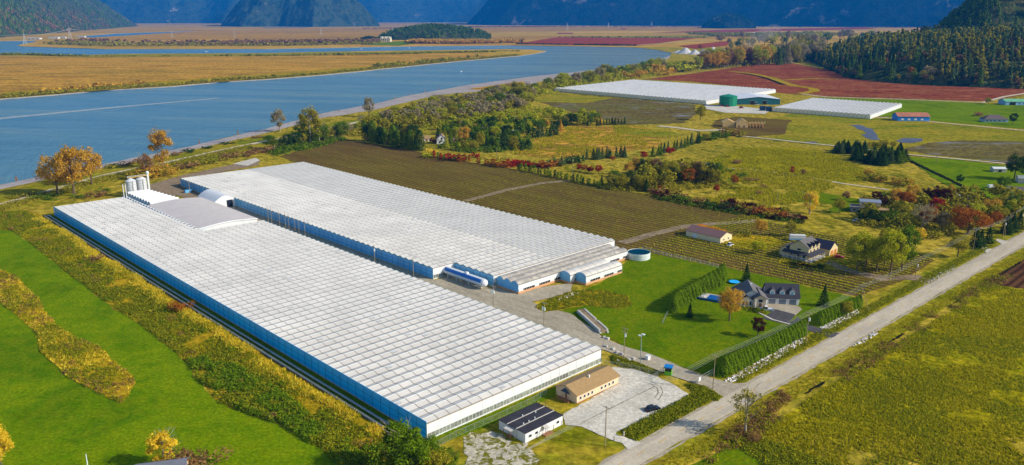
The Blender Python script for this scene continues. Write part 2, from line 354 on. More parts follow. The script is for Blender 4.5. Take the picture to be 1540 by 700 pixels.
# fields behind and right
sheet('green_pasture', px(1230,147, 1348,150.6, 1478,156, 1560,158, 1560,196, 1361,178.5, 1280,172), .2, g_green, 'bright green pasture right of the far greenhouse', jit=1)
sheet('wet_brown_field', px(790,146, 838,142, 960,150, 1046,158, 1046,172, 1028,186, 942,188, 900,178, 850,166), .2, g_wet, 'wet brown field in front of the far greenhouse', jit=2)
sheet('green_verge', px(790,146, 838,141, 920,148, 880,156, 810,154), .3, g_yellowgreen, 'green grass corner by the far greenhouse', jit=2)
sheet('damp_pasture', px(1120,188, 1190,172, 1300,176, 1361,180, 1560,200, 1560,254, 1511,245, 1363,232, 1249,219, 1140,207), .2, g_yellowgreen, 'damp yellow-green pasture with puddles', jit=2)
sheet('bare_patch', px(1355,226, 1400,216, 1440,212, 1560,214, 1560,252, 1511,244, 1400,234), .3, g_wet, 'brown waterlogged corner of the pasture', jit=3)
sheet('puddle', px(1280,189, 1292,188, 1310,195, 1320,204, 1322,211, 1312,212, 1302,207, 1296,203, 1304,200, 1290,194), .32, g_puddle, 'winding blue puddle in the pasture', jit=1.5)
sheet('puddle', px(1348,212, 1362,208.5, 1386,209, 1388,213, 1370,216, 1352,215), .42, g_puddle, 'oval blue puddle right of the winding one', jit=1.2)
sheet('puddle', px(1205,215, 1222,213.6, 1230,215, 1215,217), .42, g_puddle, 'thin puddle beside the field track', jit=.8)
sheet('field_track', strip(px(1090,203, 1140,208, 1249,219.5, 1363,233, 1440,240, 1511,247, 1560,252), 4.5), .45, g_track, 'pale track crossing the fields on the right')
sheet('field_track', strip(px(1240,168, 1310,176.5, 1361,179.6, 1420,186, 1560,199), 5), .45, g_track, 'pale farm lane running past the blue barn')
sheet('field_track', strip(px(1080,252, 1140,257, 1210,266, 1270,277, 1337,286), 3), .2, g_track, 'faint track through the tall golden grass')
sheet('green_field', px(1366,237, 1430,240, 1511,249, 1560,256, 1560,318, 1500,302, 1440,286, 1400,266), .2, g_green, 'green field by the white farmhouse', jit=1.5)
sheet('field_ditch', strip(px(1368,242, 1400,258, 1440,277, 1456,285), 4), .3, g_ditch, 'dark ditch between meadow and green field', jit=.5)
sheet('garden_lawn', px(1160,297, 1190,289, 1250,292, 1300,302, 1290,318, 1240,322, 1255,308, 1180,302), .2, g_lawn, 'small bright lawn by the grey house', jit=1)
sheet('gold_meadow', px(800,205, 870,190, 960,190, 1000,200, 990,222, 900,232, 830,238, 770,232), .15, g_gold, 'golden grass meadow behind the tree line', jit=3)
sheet('gold_meadow', px(1060,245, 1120,222, 1200,222, 1250,232, 1290,252, 1330,268, 1270,275, 1140,255), .15, g_olive, 'golden meadow left of the dark spruce clump', jit=3)
sheet('green_patch', px(925,192, 1000,196, 1030,203, 1000,208, 930,202), .25, g_yellowgreen, 'green patch below the wet brown field', jit=2)
sheet('building_site', px(1068,190, 1080,180, 1110,176, 1140,178, 1190,181, 1184,190, 1180,203, 1130,206, 1090,199), .3, g_soil, 'dark bare earth of the building site', jit=1.5)
sheet('site_track', strip(px(990,190, 1020,193, 1050,197, 1090,196), 9), .35, g_track, 'pale sandy track to the building site', jit=.6)
# near fields
DIKE = px(-300,395, -100,336, 0,309, 78,286.5, 156,264.5, 208,253.5, 260,243, 338,225.5, 384,216, 440,205, 499,192.5, 562,179, 627,168, 690,158)
sheet('dike_verge', strip(DIKE, 46), .1, g_yellowgreen, 'olive grass of the river dike', jit=2, step=12)
sheet('dike_track', strip(DIKE, 6.5), .22, g_track, 'pale gravel track on top of the river dike')
F1 = px(-60,330, 0,347, 18,347, 47,366, 70,385, 99,408, 130,431, 161,457, 208,486, 239,509, 252,520, 286,549, 300,575, 332,608, 380,625, 419,637, 484,676, 520,700, 560,740, -200,760)
sheet('green_field', F1, .1, g_green, 'bright green mown field left of the greenhouse', jit=.8, step=4)
M1 = px(-60,380, 0,405, 26,418, 57,449, 66,468, 86,491, 120,512, 150,522, 166,541, 197,564, 203,577, 195,595, 182,607, 145,590, 104,569, 62,530, 54,500, 26,475, 0,455, -60,430)
sheet('weedy_island', M1, .2, g_rough, 'weedy hummock inside the bright green field', jit=.6, step=3)
M2 = px(-40,322, 40,318, 75,326) + [W(u, -5.2) for u in (345, 300, 200, 100, 10)] + px(660,680, 640,720, 560,735, 520,700, 484,676, 419,637, 380,625, 332,608, 300,575, 286,549, 252,520, 239,509, 208,486, 161,457, 130,431, 99,408, 70,385, 47,366, 18,347, 0,347)
sheet('weed_strip', M2, .05, g_rough, 'yellow and green weedy strip along the greenhouse', jit=.4, step=4)
sheet('shade_strip', [W(-2, -5), W(349, -5), W(349, -.1), W(-2, -.1)], .16, g_lawn, 'narrow grass strip at the foot of the blue wall')
SOIL = px(421,236, 510,207.5, 538,213, 619,226, 666,238, 780,256, 864,272, 905,282, 968,292, 1020,303, 1072,313, 1137,329, 1200,345, 1290,362, 1370,378, 1405,392, 1352,425, 1290,447) + [W(2, 196), W(64, 185), W(80, 183), W(381, 182)]
sheet('vegetable_field', SOIL, .12, g_soil, 'dark vegetable field with rows behind the greenhouse', jit=.8, step=6)
sheet('field_headland', strip(px(700,303, 760,287, 815,276, 858,272), 5), .2, g_dirt, 'pale path crossing the vegetable field', jit=.5)
sheet('field_headland', strip(px(935,366, 985,352, 1030,341, 1060,338, 1140,333), 6), .2, g_dirt, 'pale farm track leading to the brown-roofed shed', jit=.5)
LAWN = px(818,463, 857,472, 896,500, 940,522, 980,536, 1023,552, 1085,571, 1150,539, 1212,505, 1240,490, 1296,463, 1290,449, 1215,432, 1180,421, 1095,404, 1060,398, 1000,386, 966,379, 940,396, 900,428, 862,443, 835,452)
sheet('lawn', LAWN, .16, g_lawn, 'bright green lawn between greenhouse and house', jit=.4, step=4)
sheet('weed_patch', px(805,463, 822,452, 862,438, 905,437, 945,447, 950,460, 930,465, 880,460, 845,467, 820,470), .22, g_rough, 'brown weedy patch at the lawn corner', jit=.5, step=2)
ROAD_L = lambda v: -41.3 - (v-30)*.0227
ROAD_R = lambda v: -48.0 - (v-30)*.0252
vv_ = [-140, -60, 0, 60, 120, 180, 240, 300, 360, 420, 500]
sheet('road_verge', [W(ROAD_L(v)+9, v) for v in vv_] + [W(ROAD_R(v)-8, v) for v in vv_[::-1]], .1, g_yellowgreen, 'grass verges on both sides of the road', jit=.4, step=5)
sheet('road', [W(ROAD_L(v), v) for v in vv_] + [W(ROAD_R(v), v) for v in vv_[::-1]], .24, g_asph, 'pale worn two-lane road on the right', jit=.14, step=2)
sheet('road_shoulder', strip([W(ROAD_L(v)+.5, v) for v in vv_], 1.0), .13, g_lane, 'pale gravel shoulder on the left of the road', jit=.4, step=3)
sheet('road_shoulder', strip([W(ROAD_R(v)-.5, v) for v in vv_], 1.0), .13, g_lane, 'pale gravel shoulder on the right of the road', jit=.4, step=3)
m_patch = mat('asphalt_patch', S(176,164,142), .95, .1, 1.2)
for k, (v, a, b_, L_) in enumerate(((38, .3, 1.6, 11), (70, 4.4, 6.3, 16), (158, 3.9, 6.0, 22), (232, .5, 2.4, 14))): sheet('road_patch', [W(ROAD_L(v)-a, v), W(ROAD_L(v+L_)-a, v+L_), W(ROAD_L(v+L_)-b_, v+L_), W(ROAD_L(v)-b_, v)], .245, m_patch, ('worn patch in the road nearest the camera', 'long worn patch on the right lane', 'longest worn patch on the right lane', 'far worn patch on the left lane')[k], jit=.2, step=1)
m_line = mat('faded_yellow_paint', S(196,160,84), .8, .2, 1.5)
for k, v in enumerate(np.arange(-100, 480, 9.0)):
    c = (ROAD_L(v)+ROAD_R(v))/2 + .05
    if k % 1 == 0: sheet('lane_marking', [W(c+.14, v), W(c+.14, v+3.2), W(c-.14, v+3.2), W(c-.14, v)], .25, m_line)
MEADOW3 = [W(ROAD_R(v)-11, v) for v in (26, 120, 216)] + px(1480,425, 1510,432, 1560,440, 1700,480, 1700,760, 1250,760, 1180,690, 1140,655)
sheet('rough_meadow', MEADOW3, .14, g_olive, 'tussocky olive meadow right of the road', jit=1, step=6)
sheet('green_corner', px(990,720, 1110,668, 1160,684, 1215,720), .18, g_lawn, 'green grass corner at the bottom right', jit=.5)
for k, (a, b_) in enumerate(((100, 112), (128, 136), (158, 170), (214, 300), (320, 400))): sheet('roadside_ditch', strip([W(ROAD_R(v)-8.5, v) for v in np.linspace(a, b_, 9)], (.5, .9)), .3, g_ditch, ('nearest dark ditch pool right of the road', 'second dark ditch pool right of the road', 'third dark ditch pool right of the road', 'long dark ditch beside the furrowed field', 'farthest ditch stretch right of the road')[k], jit=.35, step=1.5)
sheet('furrowed_field', px(1480,424, 1545,388, 1600,360, 1640,430, 1560,437, 1510,431), .2, g_furrow, 'brown furrowed field at the right edge', jit=.4)
# access lane, lot, yards
LANE = px(1100,616, 1085,598, 1060,582, 1030,573, 1000,562, 960,546, 911,528, 866,512, 823,497) + [W(60, 75.5), W(160, 75), W(300, 74.5), W(300, 87), W(160, 85.2), W(104, 85.5), W(104, 96), W(80, 96), W(80, 99), W(66, 99), W(66, 112), W(60.5, 126)] + px(858,443, 800,455, 818,464, 857,472, 898,499, 908,510, 940,522, 980,534, 1023,552, 1057,566, 1103,578, 1126,576)
sheet('access_lane', LANE, .2, g_lane, 'grey gravel lane between the two greenhouses', jit=.25, step=3)
LOT = px(921,553, 950,556, 986,567, 1006,576, 1020,584, 1040,597, 1020,611, 981,630, 929,650, 925,655, 957,664, 966,668, 945,677, 935,668, 900,655, 874,642, 850,640, 847,623, 874,609, 926,580, 905,560)
sheet('gravel_lot', LOT, .22, g_gravel, 'pale gravel parking lot by the office', jit=.25, step=2)
sheet('site_gravel', px(700,655, 745,650, 775,668, 790,668, 812,690, 800,720, 690,715, 705,690), .22, g_weedgravel, 'patchy pale gravel left of the white portable', jit=1.2, step=2)
sheet('front_grass', px(650,672, 720,648, 800,612, 850,590, 905,560, 921,553, 905,551, 640,664), .15, g_lawn, 'grass strip in front of the white greenhouse wall', jit=.2)
sheet('office_grass', px(650,672, 850,590, 872,608, 850,622, 850,640, 874,642, 900,655, 938,669, 945,677, 900,712, 790,730, 640,720), .12, g_yellowgreen, 'grass around the two office buildings', jit=.3)
sheet('back_yard', px(183,297, 218,280, 275,264, 340,250, 392,240, 388,249, 300,266, 276,268) + [W(379, 85), W(300, 85), W(300, 74), W(352, 72.5), W(352, 44)], .16, g_dirt, 'brown dirt yard behind the greenhouses', jit=.5)
sheet('gravel_heap_pad', px(350,247, 385,238, 391,242, 372,250), .24, g_gravel, 'pale gravel pad at the back corner', jit=.5)
sheet('dark_driveway', px(1146,480, 1166,466, 1196,474, 1187,487, 1196,492), .26, g_dark, 'dark tarmac driveway in front of the garages')
sheet('garage_apron', px(1148,462, 1160,455, 1200,461, 1206,466, 1196,476, 1166,467), .24, g_lane, 'tan paving in front of the garages')
sheet('driveway_kerb', strip(px(1132,467, 1146,474, 1162,482, 1188,489), .8), .34, g_gravel, 'pale kerb along the driveway')
sheet('driveway', px(1187,487, 1200,478, 1214,489, 1264,503, 1254,510, 1206,495), .225, g_dark, 'dark driveway reaching the road through the hedge')
sheet('farm_drive', px(1398,426, 1406,421, 1380,414, 1340,416, 1290,409, 1248,392, 1240,397, 1280,412, 1330,424, 1360,421), .2, g_dirt, 'dirt drive of the tan farmhouse', jit=.4)
sheet('house_yard', px(1170,397, 1180,380, 1240,378, 1290,395, 1300,412, 1250,406, 1215,402), .18, g_rough, 'garden around the tan farmhouse', jit=.5)
sheet('side_drive', px(1484,381, 1470,372, 1474,369, 1492,376), .25, g_gravel, 'short gravel drive joining the road')
sheet('side_drive', px(1508,369, 1497,362, 1500,360, 1517,364), .25, g_gravel, 'second short gravel drive further up the road')
sheet('shed_yard', px(1085,365, 1110,352, 1160,357, 1180,366, 1150,378, 1110,374), .2, g_rough, 'grassy yard beside the brown-roofed shed', jit=.5)
sheet('orange_cover', px(1040,343, 1052,337.5, 1090,346, 1098,352, 1085,352, 1060,346), .3, ground('rust_weeds', [S(168,98,30), S(190,120,40)], None, .2, .4, 1.5, bumpd=.5), 'rust-orange weeds behind the shed', jit=.5)
m_tyre = mat('tyre_mark', S(138,128,106), .9, .2, 1)
for k, pts in enumerate((px(978,578.5, 988,584, 990,592, 984,600), px(972,577, 993,582, 997,592, 990,603), px(870,640, 905,622, 945,602, 985,582))): sheet('tyre_mark', strip(pts, .35), .235, m_tyre, ('inner curved tyre mark on the gravel lot', 'outer curved tyre mark on the gravel lot', 'straight tyre mark across the gravel lot')[k], jit=.06, step=1)
sheet('far_yard', px(1060,158, 1108,160, 1160,166, 1150,172, 1090,170, 1060,164), .3, g_gravel, 'pale gravel yard by the green tank')
sheet('farm_lane', px(1540,330, 1430,292, 1436,289, 1560,326), .24, g_track, 'pale lane leading to the white farmhouse')
sheet('boat_wake', px(-60,183, 0,176, 150,161.5, 330,146.3, 330,147.2, 150,163.5, 0,178.5, -60,186), -1.0, m_wake, 'long pale foam line on the river', kind='stuff', jit=1.5, step=25)
for (x, y, w_) in ((536, 74.6, 60), (612, 73, 50), (684, 72.6, 45)):
    sheet('boat_wake', strip([P(x-6, y+.2), P(x+7, y)], (2, 9)), -1.0, m_wake, 'short white boat wake on the back channel', kind='stuff')

# ------------------------------------------------------------------ mountains and hills
def forest_mat(name, cols, rock, s=.012, rockamt=.6):
    m, n, b = _m(name); v = pos(n)
    c = ramp(n, noise(n, v, s, 6, .7), cols)
    c = mixc(n, .5, c, ramp(n, noise(n, v, s*4, 3, .7), [sh(cols[0], .6), cols[-1]]))
    c = mixc(n, ramp(n, noise(n, v, s*.25, 6, .7), [(0, 0, 0), (1, 1, 1)], rockamt, rockamt+.08), c, rock)
    n.links.new(c, b.inputs['Base Color']); b.inputs['Roughness'].default_value = 1; b.inputs['Specular IOR Level'].default_value = 0
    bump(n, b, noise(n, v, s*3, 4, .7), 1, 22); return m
def mountain(name, label, foot, Hmax, slope, res, m, seed, rough=.35, ns=900, canopy=0.0):
    xs = [q[0] for q in foot]; ys = [q[1] for q in foot]
    x = np.linspace(min(xs), max(xs), res); y = np.linspace(min(ys), max(ys), res); X, Y = np.meshgrid(x, y)
    def hf(X, Y):
        X = np.asarray(X, float); Y = np.asarray(Y, float)
        wx = X + (fbm(X, Y, ns*.7, 3, seed+9)-.5)*ns*.5; wy = Y + (fbm(X, Y, ns*.7, 3, seed+19)-.5)*ns*.5
        d = np.where(inpoly(X, Y, foot), edist(X, Y, foot), -30.0)
        ridge = 1-np.abs(2*fbm(wx, wy, ns, 5, seed)-1)
        h = Hmax*(1-np.exp(-np.maximum(d, 0)*slope/Hmax)); h = h*(1-rough + rough*1.5*ridge) + np.clip(d*.12, 0, ns*.05)*(1-np.abs(2*fbm(wx, wy, ns*.22, 3, seed+40)-1)) + np.minimum(0, d)*.5
        return h + np.where(d > 0, np.clip(d*.2, 0, 1)*(fbm(X, Y, 70, 3, seed+60)-.5)*canopy, 0)
    Z = hf(X, Y)
    me = bpy.data.meshes.new(name); i = np.arange(res*res).reshape(res, res)
    fq = np.stack([i[:-1, :-1], i[:-1, 1:], i[1:, 1:], i[1:, :-1]], -1).reshape(-1, 4)
    fq = fq[(Z.ravel()[fq] > -2).any(1)]
    me.from_pydata(np.c_[X.ravel(), Y.ravel(), Z.ravel()].tolist(), [], fq.tolist()); me.materials.append(m)
    me.polygons.foreach_set('use_smooth', [True]*len(fq)); me.update()
    tag(link(name, me), label, kind='structure'); return hf
def XY(x, Y): q = PX(x, Y); return (q.x, q.y)
mf_near = forest_mat('hill_forest', [S(46,64,30), S(88,104,48), S(140,124,66), S(66,84,40)], S(170,146,110), .02, .66)
mf_far = forest_mat('mountain_forest', [S(40,58,44), S(66,86,60), S(98,106,74), S(52,70,50)], S(190,176,156), .009, .62)
mf_shaded = forest_mat('shaded_mountain_forest', [S(16,28,28), S(34,48,40), S(62,72,54), S(24,36,32)], S(150,136,118), .008, .6)  # darker forest tones: shade on the mountain is put into the colours
hA = mountain('mountain', 'wooded mountain slope at the upper left', [XY(-700, 4300), XY(0, 4700), XY(60, 5600), XY(143, 7800), XY(195, 10200), XY(208, 11200), (-9000, 14000), (-9000, 4300)], 1100, .62, 240, mf_near, 3, .6, 900, 40)
hB = mountain('mountain', 'blue mountain behind the left slope', [XY(60, 17000), XY(200, 16500), XY(300, 16800), XY(335, 16200), XY(420, 17000), XY(440, 24000), XY(-100, 24000)], 1700, .8, 220, mf_far, 11, .65, 1300, 90)
hC = mountain('mountain', 'steep teal hill with rock faces left of centre', [XY(331, 10900), XY(362, 10300), XY(420, 10500), XY(470, 10100), XY(520, 10500), XY(572, 10900), XY(556, 13000), XY(440, 13600), XY(340, 13000)], 1000, 1.0, 230, mf_far, 23, .65, 620, 60)
hD = mountain('mountain', 'hazy blue range at the head of the valley', [XY(430, 20500), XY(560, 19600), XY(640, 20200), XY(800, 19500), XY(900, 24300), XY(300, 24300)], 2000, .7, 160, mf_far, 31, .65, 1800, 100)
hE = mountain('mountain', 'dark blue shaded mountain across the upper right', [XY(700, 14600), XY(745, 12300), XY(900, 11700), XY(1100, 11000), XY(1300, 9800), XY(1560, 9000), XY(1750, 9500), XY(1800, 18000), XY(720, 18500)], 1600, .9, 280, mf_shaded, 43, .6, 1300, 70)
hG = mountain('hill', 'small dark wooded knoll below the blue mountain', [XY(1053, 8900), XY(1090, 8600), XY(1138, 8800), XY(1136, 9600), XY(1060, 9700)], 150, 1.1, 50, mf_shaded, 5, .2, 200)
hH = mountain('hill', 'low wooded rise beyond the river', [XY(566, 4300), XY(640, 4050), XY(735, 4250), XY(742, 4700), XY(680, 5200), XY(590, 5200)], 62, .3, 60, mf_near, 8, .2, 200)
hF = mountain('hill', 'dark wooded hillside at the right edge', [XY(1216, 2230), XY(1240, 1830), XY(1275, 1500), XY(1340, 1405), XY(1400, 1350), XY(1540, 1280), XY(1760, 1150), XY(2300, 1500), XY(2200, 2600), XY(1500, 2600), XY(1300, 2500)], 66, .3, 110, mf_near, 17, .3, 260)
hF2 = mountain('hill', 'steep cliff-edged hill behind the hillside', [XY(1368, 2150), XY(1400, 1980), XY(1480, 1900), XY(1700, 1800), XY(2200, 2200), XY(2200, 3600), XY(1420, 3600), XY(1375, 2700)], 420, 1.0, 100, mf_near, 29, .3, 300)
# ------------------------------------------------------------------ shared object materials
m_pane = mat('whitewashed_glass', S(211,204,191), .5, .14, .06, spec=.3, perobj=.09)
m_pane2 = mat('whitewashed_glass_far', S(207,201,190), .5, .14, .06, spec=.3)
m_grey_pane = mat('shaded_roof_glass', S(172,164,150), .5, .3, .5, perobj=.15)
m_gutter = mat('dull_gutter_metal', S(150,139,120), .6, .2, 1)
m_bar = mat('glazing_bar_grey', S(122,118,108), .6, .15, 1)
m_vent = mat('vent_glass', S(196,194,188), .4, .1, .8)
m_ventgap = mat('vent_gap_dark', S(104,106,106), .8, .2, 1)
m_white = mat('white_panel', S(222,222,219), .5, .05, .4)
m_whitemet = mat('white_painted_metal', S(214,222,216), .5, .08, 1)
m_bluewall = mat('blue_glass_wall', S(20,182,250), .3, .12, .12, spec=.6, perobj=.08)
m_bluewall2 = mat('pale_blue_wall', S(110,182,224), .35, .1, .12, spec=.4, perobj=.08)
m_railblue = mat('dark_wall_rail', S(34,96,140), .6, .1, 1)
m_pipe = mat('pale_heating_pipe', S(150,160,164), .5, .25, .6)
m_glass = mat('dark_window_glass', S(34,42,52), .1, .2, .6, spec=.6)
m_tanwall = mat('beige_siding', S(226,196,160), .8, .06, .6)
m_tanroof = mat('brown_shingle', S(160,130,86), .9, .14, 1.2)
m_darkroof = mat('black_membrane_roof', S(52,50,56), .9, .3, .35)
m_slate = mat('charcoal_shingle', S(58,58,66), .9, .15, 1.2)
m_slatelit = mat('lit_grey_shingle', S(104,100,98), .9, .12, 1.2)  # lighter copy of the charcoal shingle, sunlight put into its colour
m_brick = mat('tan_brick', S(206,156,112), .9, .14, 1.5)
m_wood = mat('weathered_wood', S(150,108,72), .85, .2, 1.5)
m_pole = mat('utility_pole_wood', S(150,132,100), .9, .15, 1.2)
m_polegrey = mat('galvanised_pole', S(150,156,150), .5, .1, 1)
m_steel = mat('silo_steel', S(216,218,218), .4, .08, .4, metal=.15)
m_conc = mat('pale_concrete', S(188,182,170), .9, .15, .8)
m_rub = mat('tyre_rubber', S(26,26,28), .9, .1, 2)
m_wire = mat('power_wire', S(176,176,166), .6, .05, 1)
m_green = mat('green_tank_paint', S(22,132,98), .5, .08, .3)
m_tealwall = mat('teal_metal_wall', S(38,104,112), .6, .1, .3)
m_arch = mat('tan_roof_sheet', S(204,194,184), .7, .07, .25)
m_red = mat('red_car_paint', S(176,44,34), .3, .1, 1, spec=.5)
m_black = mat('black_car_paint', S(28,30,36), .2, .1, 1, spec=.6)
m_carwhite = mat('white_car_paint', S(226,228,230), .3, .05, 1, spec=.5)
m_tl = mat('tail_lamp_red', S(190,20,40), .3, .1, 3)
m_hl = mat('lamp_glass', S(220,222,220), .2, .05, 3)

# ------------------------------------------------------------------ greenhouses
def greenhouse(label, loc, rz, L, Wd, H, bay, cell, rh, valid, nsep, mwall, mats, open_fn, flat=False, parts=True, side_gap=None):
    t = thing('greenhouse', label, 'greenhouse', loc, rz)
    nb, nc = int(round(L/bay)), int(round(Wd/cell)); hb = bay/2; sl = rh/hb
    def zr(y): return H + sl*y
    pf = MB().prism([(.14, zr(.14)+.04), (hb-.05, zr(hb-.05)+.04), (hb-.05, zr(hb-.05)+.10), (.14, zr(.14)+.10)], 'x', .09, cell-.09).mesh('roof_pane', mats[0])
    M = t.matrix_basis.copy() if False else Matrix.Translation(Vector(loc)) @ Matrix.Rotation(rz, 4, 'Z')
    cells = [(i, j) for i in range(nb) for j in range(nc) if valid((i+.5)*bay, (j+.5)*cell)]
    cs = set(cells)
    cells.sort(key=lambda c: (M @ Vector(((c[1]+.5)*cell, c[0]*bay, H)) - Vector((0, 0, CH))).length)
    for i, j in cells[:nsep]: link('roof_pane', pf, t, loc=(j*cell, i*bay, 0))
    rest, vents, gaps = [], MB(), MB()
    for k, (i, j) in enumerate(cells):
        x0, x1, y = j*cell, (j+1)*cell, i*bay
        if k >= nsep: rest += [(x0+.09, y+.14, zr(.14)+.1), (x1-.09, y+.14, zr(.14)+.1), (x1-.09, y+hb-.05, zr(hb-.05)+.1), (x0+.09, y+hb-.05, zr(hb-.05)+.1)]
        rest += [(x0+.09, y+hb+.05, zr(hb-.05)+.1), (x1-.09, y+hb+.05, zr(hb-.05)+.1), (x1-.09, y+bay-.14, zr(.14)+.1), (x0+.09, y+bay-.14, zr(.14)+.1)]
        op = open_fn(y, (x0+x1)/2)
        if parts and op > 0 and random.random() < op:
            a, b_ = x0+cell*.12, x0+cell*(.5 if op < .8 else .86); ya, yb = hb*.45, hb-.1; up = .1 if op < .8 else .14
            vents.add([(a, y+ya, zr(ya)+.12+up), (b_, y+ya, zr(ya)+.12+up), (b_, y+yb, zr(yb)+.13), (a, y+yb, zr(yb)+.13)], [(0, 1, 2, 3)])
            gaps.add([(a, y+ya, zr(ya)+.11), (b_, y+ya, zr(ya)+.11), (b_, y+ya, zr(ya)+.1+up), (a, y+ya, zr(ya)+.1+up)], [(0, 1, 2, 3)])
    o = link('roof_pane_field', npmesh('roof_pane_field', rest, 4, mats[1]), t); o['kind'] = 'stuff'
    if vents.v: o = vents.build('vent_flap_field', m_vent, t); o['kind'] = 'stuff'; o = gaps.build('vent_gap_field', m_ventgap, t); o['kind'] = 'stuff'
    # gutters and ridges, one per run of cells
    for i in range(nb+1):
        js = [j for j in range(nc) if (i, j) in cs or (i-1, j) in cs]
        runs = []
        for j in js:
            if runs and runs[-1][1] == j: runs[-1][1] = j+1
            else: runs.append([j, j+1])
        for a, b_ in runs: MB().box(a*cell, b_*cell, i*bay-.14, i*bay+.14, H-.1, H+.12).build('gutter', m_gutter, t)
    for i in range(nb):
        js = [j for j in range(nc) if (i, j) in cs]; runs = []
        for j in js:
            if runs and runs[-1][1] == j: runs[-1][1] = j+1
            else: runs.append([j, j+1])
        for a, b_ in runs: MB().box(a*cell, b_*cell, i*bay+hb-.06, i*bay+hb+.06, H+rh-.03, H+rh+.16).build('ridge_cap', m_whitemet, t)
    for j in range(nc+1):
        m = MB()
        for i in range(nb):
            if (i, j) in cs or (i, j-1) in cs:
                for a, b_, za, zb in ((i*bay, i*bay+hb, H, H+rh), (i*bay+hb, (i+1)*bay, H+rh, H)):
                    m.add([(j*cell-.1, a, za+.13), (j*cell+.1, a, za+.13), (j*cell+.1, b_, zb+.13), (j*cell-.1, b_, zb+.13)], [(0, 1, 2, 3)])
        if m.v: m.build('glazing_bar', m_bar, t)
    # sides: gable triangle and wall panel at every end of a bay
    gm = MB().prism([(.1, H), (bay-.1, H), (hb, H+rh-.06)], 'x', -.03, .03, 0)
    for a, b_ in (((0, H+.05), (hb, H+rh+.1)), ((hb, H+rh+.1), (bay, H+.05))):
        gm.add([(-.09, a[0], a[1]-.09), (.09, a[0], a[1]-.09), (.09, a[0], a[1]+.09), (-.09, a[0], a[1]+.09), (-.09, b_[0], b_[1]-.09), (.09, b_[0], b_[1]-.09), (.09, b_[0], b_[1]+.09), (-.09, b_[0], b_[1]+.09)], [(0, 3, 7, 4), (1, 5, 6, 2), (2, 6, 7, 3), (0, 4, 5, 1)], 1)
    gme = gm.mesh('gable', [m_glass if not parts else mat('gable_glass', S(150,160,150), .3, .2, 1), m_whitemet])
    wme = MB().box(-.05, .05, .06, bay-.06, .5, H-.1).mesh('wall_panel', mwall); fme = MB().box(-.08, .08, 0, bay, -.3, .5).mesh('wall_footing', m_conc)
    rme = MB()
    for zz in (H*.36, H*.68): rme.box(-.09, .09, 0, bay, zz-.05, zz+.05)
    rme.box(-.1, .1, -.07, .07, 0, H-.1); rme = rme.mesh('wall_rail', m_railblue)
    tall = MB().box(-.05, .05, .03, bay-.03, .5, H+rh+.12).mesh('wall_panel', mwall)
    for i in range(nb):
        js = sorted(j for j in range(nc) if (i, j) in cs); ends = []
        for j in js:
            if (i, j-1) not in cs: ends.append(j)
            if (i, j+1) not in cs: ends.append(j+1)
        for e in ends:
            if not (flat and e == 0): link('gable', gme, t, loc=(e*cell, i*bay, 0))
            link('wall_panel', tall if flat and e == 0 else wme, t, loc=(e*cell, i*bay, 0)); link('wall_rail', rme, t, loc=(e*cell, i*bay, 0)); link('wall_footing', fme, t, loc=(e*cell, i*bay, 0))
    # front and back walls
    fw = MB().box(.05, cell-.05, -.06, .06, H*.42, H-.02).mesh('front_panel', m_white)
    fr = MB().box(0, cell, -.08, .08, -.3, .45).box(0, cell, -.1, .1, H*.40, H*.44).box(-.07, .07, -.11, .11, .45, H).box(0, cell, -.1, .1, H*.7, H*.715)
    for k in range(1, 3): fr.box(k*cell/3-.04, k*cell/3+.04, -.09, .09, .45, H*.4)
    fr = fr.mesh('front_frame', m_whitemet)
    fg = MB().box(.08, cell-.08, -.04, .04, .45, H*.4).mesh('front_window', mat('front_window_glass', S(150,152,140), .3, .5, 1.2, perobj=.4))
    for j in range(nc):
        is_ = sorted(i for i in range(nb) if (i, j) in cs)
        for i in is_:
            for e in ([i] if (i-1, j) not in cs else []) + ([i+1] if (i+1, j) not in cs else []):
                for nm, mm in (('front_panel', fw), ('front_frame', fr), ('front_window', fg)): link(nm, mm, t, loc=(j*cell, e*bay, 0))
    return t
sunk = (0, 0, 0)
gA = greenhouse('long white glass greenhouse with blue side wall nearest the camera', W(-1, 0), ROT, 348.3, 72, 5, 4.3, 4.0, .5,
    lambda y, x: not (x > 38 and y > 238), 300, m_bluewall, (m_pane, m_pane2), lambda y, x: .05, flat=True)
MB().box(-5.2, -4.4, -2, 350, -.2, .7).build('side_kerb', mat('dark_kerb', S(96,104,104), .9, .3, .6), gA)
MB().tube((-3.2, 0, .9), (-3.2, 349, .9), .22, n=6).tube((-2.4, 0, .5), (-2.4, 349, .5), .16, n=6).build('heating_pipe', m_pipe, gA)
gB = greenhouse('white glass greenhouse behind the lane with pale blue wall', W(80, 86), ROT, 301, 92, 5, 4.3, 4.0, .55,
    lambda y, x: not (x < 12 and y < 25.8), 300, m_bluewall2, (m_pane, m_pane2), lambda y, x: 1.0 if x > 48 else .05)
